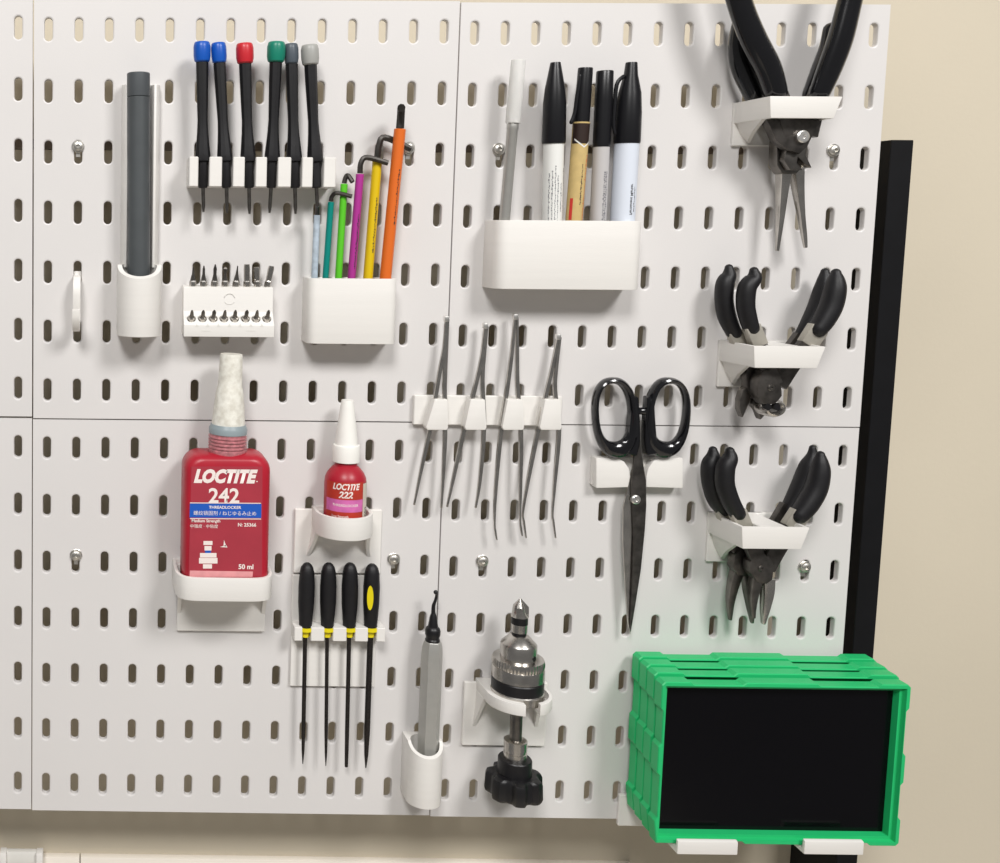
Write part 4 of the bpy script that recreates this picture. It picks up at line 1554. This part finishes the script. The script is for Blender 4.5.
# ================================================================== countersink in its chuck with star knob
cd_ = 21.5
plx0, plx1 = PX(463.5, 715, 3)[0], PX(546.5, 715, 3)[0]
plz1, plz0 = PX(505, 682.5, 3)[1], PX(505, 746, 3)[1]
kk = K(517, 690, cd_) * 1000
xa, xb = PX(486, 700, cd_)[0], PX(549.5, 700, cd_)[0]
xc, r_ = (xa + xb) / 2, (xb - xa) / 2
z1, z0 = PX(515, 705.5, cd_ + r_)[1], PX(515, 717, cd_ + r_)[1]
root = thing('chuck_holder', 'white plastic fork holder on a square plate carrying the steel drill chuck', 'holder', V((plx0 + plx1) / 2, 0, plz0))
bm = new()
box(bm, plx0, plx1, 0, 3, plz0, plz1)
bevel(bm, 0.5, 1)
obj('back_plate', bm, 'printed_white', root)
bm = new()
Dk = cd_ + r_ * 0.98
cen = P(520, 700, cd_).x * 1000
pts = [(xc - r_, 0), (xc - r_, cd_)]
for k in range(1, 24):
    t = math.pi * k / 24
    x, dd = xc - r_ * math.cos(t), cd_ + r_ * math.sin(t)
    pts.append((x, dd))
pts += [(xc + r_, cd_), (xc + r_, 0)]
rings = [[bm.verts.new(V(x, dd, z)) for x, dd in pts] for z in (z0, z1)]
quadstrip(bm, rings)
bevel(bm, 0.7, 2, 50)
c1 = new()
lathe(c1, V(cen, cd_, z0 + 2.5), V(cen, cd_, z1 + 5), [(0, 26.3 * kk), (30, 26.3 * kk)], 36)
c2 = new()
box(c2, cen - 4.6, cen + 5.2, cd_ - 6, cd_ + 60, z0 - 5, z1 + 5)
b2 = boolean(bm, [c1, c2])
obj('fork_shelf', b2, 'printed_white', root)
for s in (-1, 1):
    bm = new()
    gusset(bm, xc, r_, s, cd_ * 0.8, z0 + 0.3, z0 - plz0 - 2, 4.0 if s < 0 else 3.0)
    bevel(bm, 0.4, 1, 40)
    obj('gusset', bm, 'printed_white', root)

Tp, Bp = P(520.3, 598, cd_), P(513.5, 804, cd_)
ax, e1, e2 = frame(Bp - Tp)
U = (Bp - Tp).length * 1000 / 206.0     # mm per photograph row
root = thing('countersink_tool', 'countersink in a steel drill chuck with black star knob below', 'tool', Bp)


def seg_(name, pr, m, seg=32, **kw):
    bm = new()
    pr = [((y - 598) * U, r * kk) for y, r in pr]
    lathe(bm, Tp, Bp, [(pr[0][0], 0.1)] + pr + [(pr[-1][0], 0.1)], seg, **kw)
    return obj(name, bm, m, root)


# fluted countersink head
bm = new()
rings = []
for y, r, dp in ((598, 0.3, 0), (601, 3.4, 0.45), (606, 8.6, 0.5), (608, 9.0, 0.5), (613, 8.8, 0.3), (616, 8.4, 0.0)):
    ring = []
    for q in range(24):
        a = 2 * math.pi * q / 24
        ph = (a * 3 / (2 * math.pi)) % 1.0
        rr = r * (1 - dp * (1 - ph)) * kk * 0.001
        ring.append(bm.verts.new(Tp + ax * (y - 598) * U * 0.001 + (e1 * math.cos(a + 0.5) + e2 * math.sin(a + 0.5)) * rr))
    rings.append(ring)
quadstrip(bm, rings)
obj('countersink_head', bm, 'steel', root, angle=25)
seg_('black_band', [(616, 8.0), (623, 8.0)], 'black_plastic')
seg_('steel_shank', [(623, 7.8), (631, 7.6)], 'steel')
seg_('chuck_nose_gap', [(631, 7), (634.5, 7)], 'black_plastic')
ch = seg_('chuck_body', [(634, 7.5), (635, 9.5), (641.5, 16.2), (643, 17.2), (660, 17.4)], 'steel', 36)
bm = new()
lathe(bm, wrap(Tp, Bp, 16.2 * kk, 54.5 * U, 0.62), wrap(Tp, Bp, 18.2 * kk, 54.5 * U, 0.62), [(0, 0.1), (0, 1.7), (1.0, 1.7), (1.0, 0.1)], 14)
obj('key_hole', bm, 'black_plastic', ch)
bm = new()
rings = []
for y, r in ((656, 18.5), (656.5, 24.0), (659, 24.9), (662, 25.0), (664.5, 24.0), (664.6, 18)):
    ring = []
    for q in range(96):
        a = 2 * math.pi * q / 96
        rr = (r - (0.8 if q % 2 and 657 < y < 664 else 0)) * kk * 0.001
        ring.append(bm.verts.new(Tp + ax * (y - 598) * U * 0.001 + (e1 * math.cos(a) + e2 * math.sin(a)) * rr))
    rings.append(ring)
quadstrip(bm, rings)
obj('toothed_ring', bm, 'steel', root, angle=20)
seg_('sleeve_ring', [(664.5, 24.4), (666, 25.0), (675.5, 25.0), (676.5, 24.2)], 'steel', 40)
seg_('knurled_band', [(676.5, 24.0), (677.5, 24.8), (686.5, 24.8), (687.5, 24.0)], 'black_plastic', 60)
seg_('lower_rim', [(687.5, 24.4), (688.5, 25.4), (695.5, 25.2), (697, 22), (700, 8)], 'steel', 40)
seg_('arbor', [(699, 7.4), (713, 7.0), (713.5, 5.9), (741, 5.9)], 'steel_dark', 24)
seg_('shaft_collar', [(738, 9.5), (739, 11.2), (748, 11.2), (748.5, 10.3), (750.5, 10.3), (751, 11.2), (757, 11.2), (758, 10.2), (760, 10.2)], 'steel', 32)
kn = seg_('knob_hub', [(757, 15.5), (758, 16.2), (774, 16.5), (776, 17)], 'black_plastic', 32)
bm = new()
rings = []
for y, r in ((772, 22), (773.5, 24.5), (776, 25.5), (790, 26.2), (793, 25.2), (795, 22)):
    ring = []
    for q in range(84):
        a = 2 * math.pi * q / 84
        w_ = math.cos(7 * a + 0.6)
        rr = r * (1 + 0.11 * max(-0.9, min(0.75, w_ * 1.6))) * kk * 0.001
        ring.append(bm.verts.new(Tp + ax * (y - 598) * U * 0.001 + (e1 * math.cos(a) + e2 * math.sin(a)) * rr))
    rings.append(ring)
quadstrip(bm, rings)
obj('star_knob', bm, 'black_plastic', root)

# ================================================================== green trays on two brackets
TN, TP = 4, 11.0
TD = 48.0
# front corners of each tray, measured: left top, right top
tc_ = [((667, 682.5), (913, 686)), ((660, 673), (900, 676.3)), ((651.8, 665), (889, 668)), ((643.6, 657), (878, 660))]
TW = PX(913, 686, TD)[0] - PX(666, 682, TD)[0] + 1.5
tzt = (PX(667, 682.5, TD)[1] + PX(913, 686, TD)[1]) / 2
tzbf = (PX(655, 842.5, TD)[1] + PX(889, 845.5, TD)[1]) / 2
TH = tzt - tzbf + 1.0
tc0 = (PX(667, 682, TD)[0] + PX(913, 686, TD)[0]) / 2 - 1.5


def tab_outline(x0, x1, z0, z1, tb, inset=0.0):
    """rectangle whose rim steps out by tb at the corners and at mid side"""
    W, H = x1 - x0, z1 - z0
    s = 2.2
    tabs_h = [(0.0, 0.115), (0.375, 0.66), (0.885, 1.0)]
    tabs_v = [(0.0, 0.16), (0.40, 0.56), (0.86, 1.0)]

    def side(L_, tabs):
        pts = []
        for a, b in tabs:
            a_, b_ = a * L_, b * L_
            if a > 0:
                pts += [(a_ - s, tb), (a_, 0)]
            if b < 1:
                pts += [(b_, 0), (b_ + s, tb)]
        return pts
    out = []
    c = 2.0
    out += [(x0 + c, z0)] + [(x0 + u_, z0 + v_) for u_, v_ in side(W, tabs_h)] + [(x1 - c, z0), (x1, z0 + c)]
    out += [(x1 - v_, z0 + u_) for u_, v_ in side(H, tabs_v)] + [(x1, z1 - c), (x1 - c, z1)]
    out += [(x1 - u_, z1 - v_) for u_, v_ in side(W, tabs_h)] + [(x0 + c, z1), (x0, z1 - c)]
    out += [(x0 + v_, z1 - u_) for u_, v_ in side(H, tabs_v)]
    return out


def scale_in(pts, x0, x1, z0, z1, q):
    cx2, cz2 = (x0 + x1) / 2, (z0 + z1) / 2
    fx, fz = 1 - 2 * q / (x1 - x0), 1 - 2 * q / (z1 - z0)
    return [(cx2 + (x - cx2) * fx, cz2 + (z - cz2) * fz) for x, z in pts]


names = ['frontmost, with a glossy black panel inside', 'second from the front of the stack', 'third from the front of the stack', 'rearmost, against the pegboard']
for i in range(TN):
    dF = TD - i * TP
    dB_ = dF - TP + 0.5
    (a, b), (c, e) = tc_[i]
    cm_ = (PX(a, b, dF)[0] + PX(c, e, dF)[0]) / 2 - 1.8
    tx0, tx1 = cm_ - TW / 2, cm_ + TW / 2
    tz1 = (PX(a, b, dF)[1] + PX(c, e, dF)[1]) / 2 + 0.4
    tzb = tz1 - TH
    root = thing('green_tray', 'bright green plastic tray, ' + names[i], 'tray', V((tx0 + tx1) / 2, (dF + dB_) / 2, tzb), 'nested green trays on the white brackets')
    ol = tab_outline(tx0, tx1, tzb, tz1, 1.7)
    n = len(ol)
    bm = new()
    mk = lambda pts, dd: [bm.verts.new(V(x, dd, z)) for x, z in pts]
    q_in = 6.0

    def inner(q):
        cx2, cz2 = (tx0 + tx1) / 2, (tz1 + tzb) / 2
        hx_, hz_ = (tx1 - tx0) / 2 - q, (tz1 - tzb) / 2 - q
        return [(max(cx2 - hx_, min(cx2 + hx_, cx2 + (x - cx2) * 1.0)), max(cz2 - hz_, min(cz2 + hz_, cz2 + (z - cz2) * 1.0))) for x, z in ol]
    rs = [mk(scale_in(ol, tx0, tx1, tzb, tz1, 5.0), dB_ - 0.3), mk(scale_in(ol, tx0, tx1, tzb, tz1, 5.0), dB_ + 1.7), mk(ol, dB_ + 1.9), mk(ol, dF - 0.6), mk(scale_in(ol, tx0, tx1, tzb, tz1, 0.5), dF),
          mk(inner(2.6), dF), mk(inner(3.2), dF - 3), mk(inner(5.0), dF - 3.2), mk(inner(5.6), dB_ - 0.2)]
    quadstrip(bm, rs + [rs[0]], cap=False)
    bmesh.ops.dissolve_degenerate(bm, dist=1e-6, edges=bm.edges)
    obj('tray_wall', bm, 'tray_green', root, angle=28)
    if i == 0:
        bm = new()
        box(bm, tx0 + 5.2, tx1 - 5.2, dF - 9.0, dF - 8.0, tzb + 5.2, tz1 - 5.2)
        obj('inner_panel', bm, 'screen_black', root, 'glossy black panel inside the green tray')
    if i == TN - 1:
        bm = new()
        box(bm, tx0 + 6, tx1 - 6, dB_, dB_ + 1.5, tzb + 6, tz1 - 6)
        obj('tray_floor', bm, 'tray_green', root)

tzb = tzbf - 1.1
for i, (a, b, nm) in enumerate(((678, 738.5, 'left'), (805, 864.5, 'right'))):
    xa, za = PX(a, 841.5, 52)
    xb, _ = PX(b, 841.5, 52)
    zb_ = PX(a, 854.5, 52)[1]
    root = thing('tray_bracket', 'white plastic bracket under the green trays, %s one of the two' % nm, 'bracket', V((xa + xb) / 2, 0, zb_))
    bm = new()
    # L-shaped arm: runs out from the board below the trays, lip at its end
    prof = [(0, zb_), (52, zb_), (52, za), (49.5, za + 0.8), (49.2, tzb - 0.3), (3.2, tzb - 0.3), (3.2, tzb + 26), (0, tzb + 26)]
    rings = [[bm.verts.new(V(x, d_, z)) for d_, z in prof] for x in (xa, xb)]
    quadstrip(bm, rings)
    bevel(bm, 0.8, 2, 25)
    obj('arm', bm, 'printed_white', root)
    if i == 0:
        p0_ = PX(618, 826, 3)
        bm = new()
        box(bm, p0_[0], xb, 0, 3.1, p0_[1], PX(618, 795, 3)[1])
        bevel(bm, 0.5, 1)
        obj('back_plate', bm, 'printed_white', root)
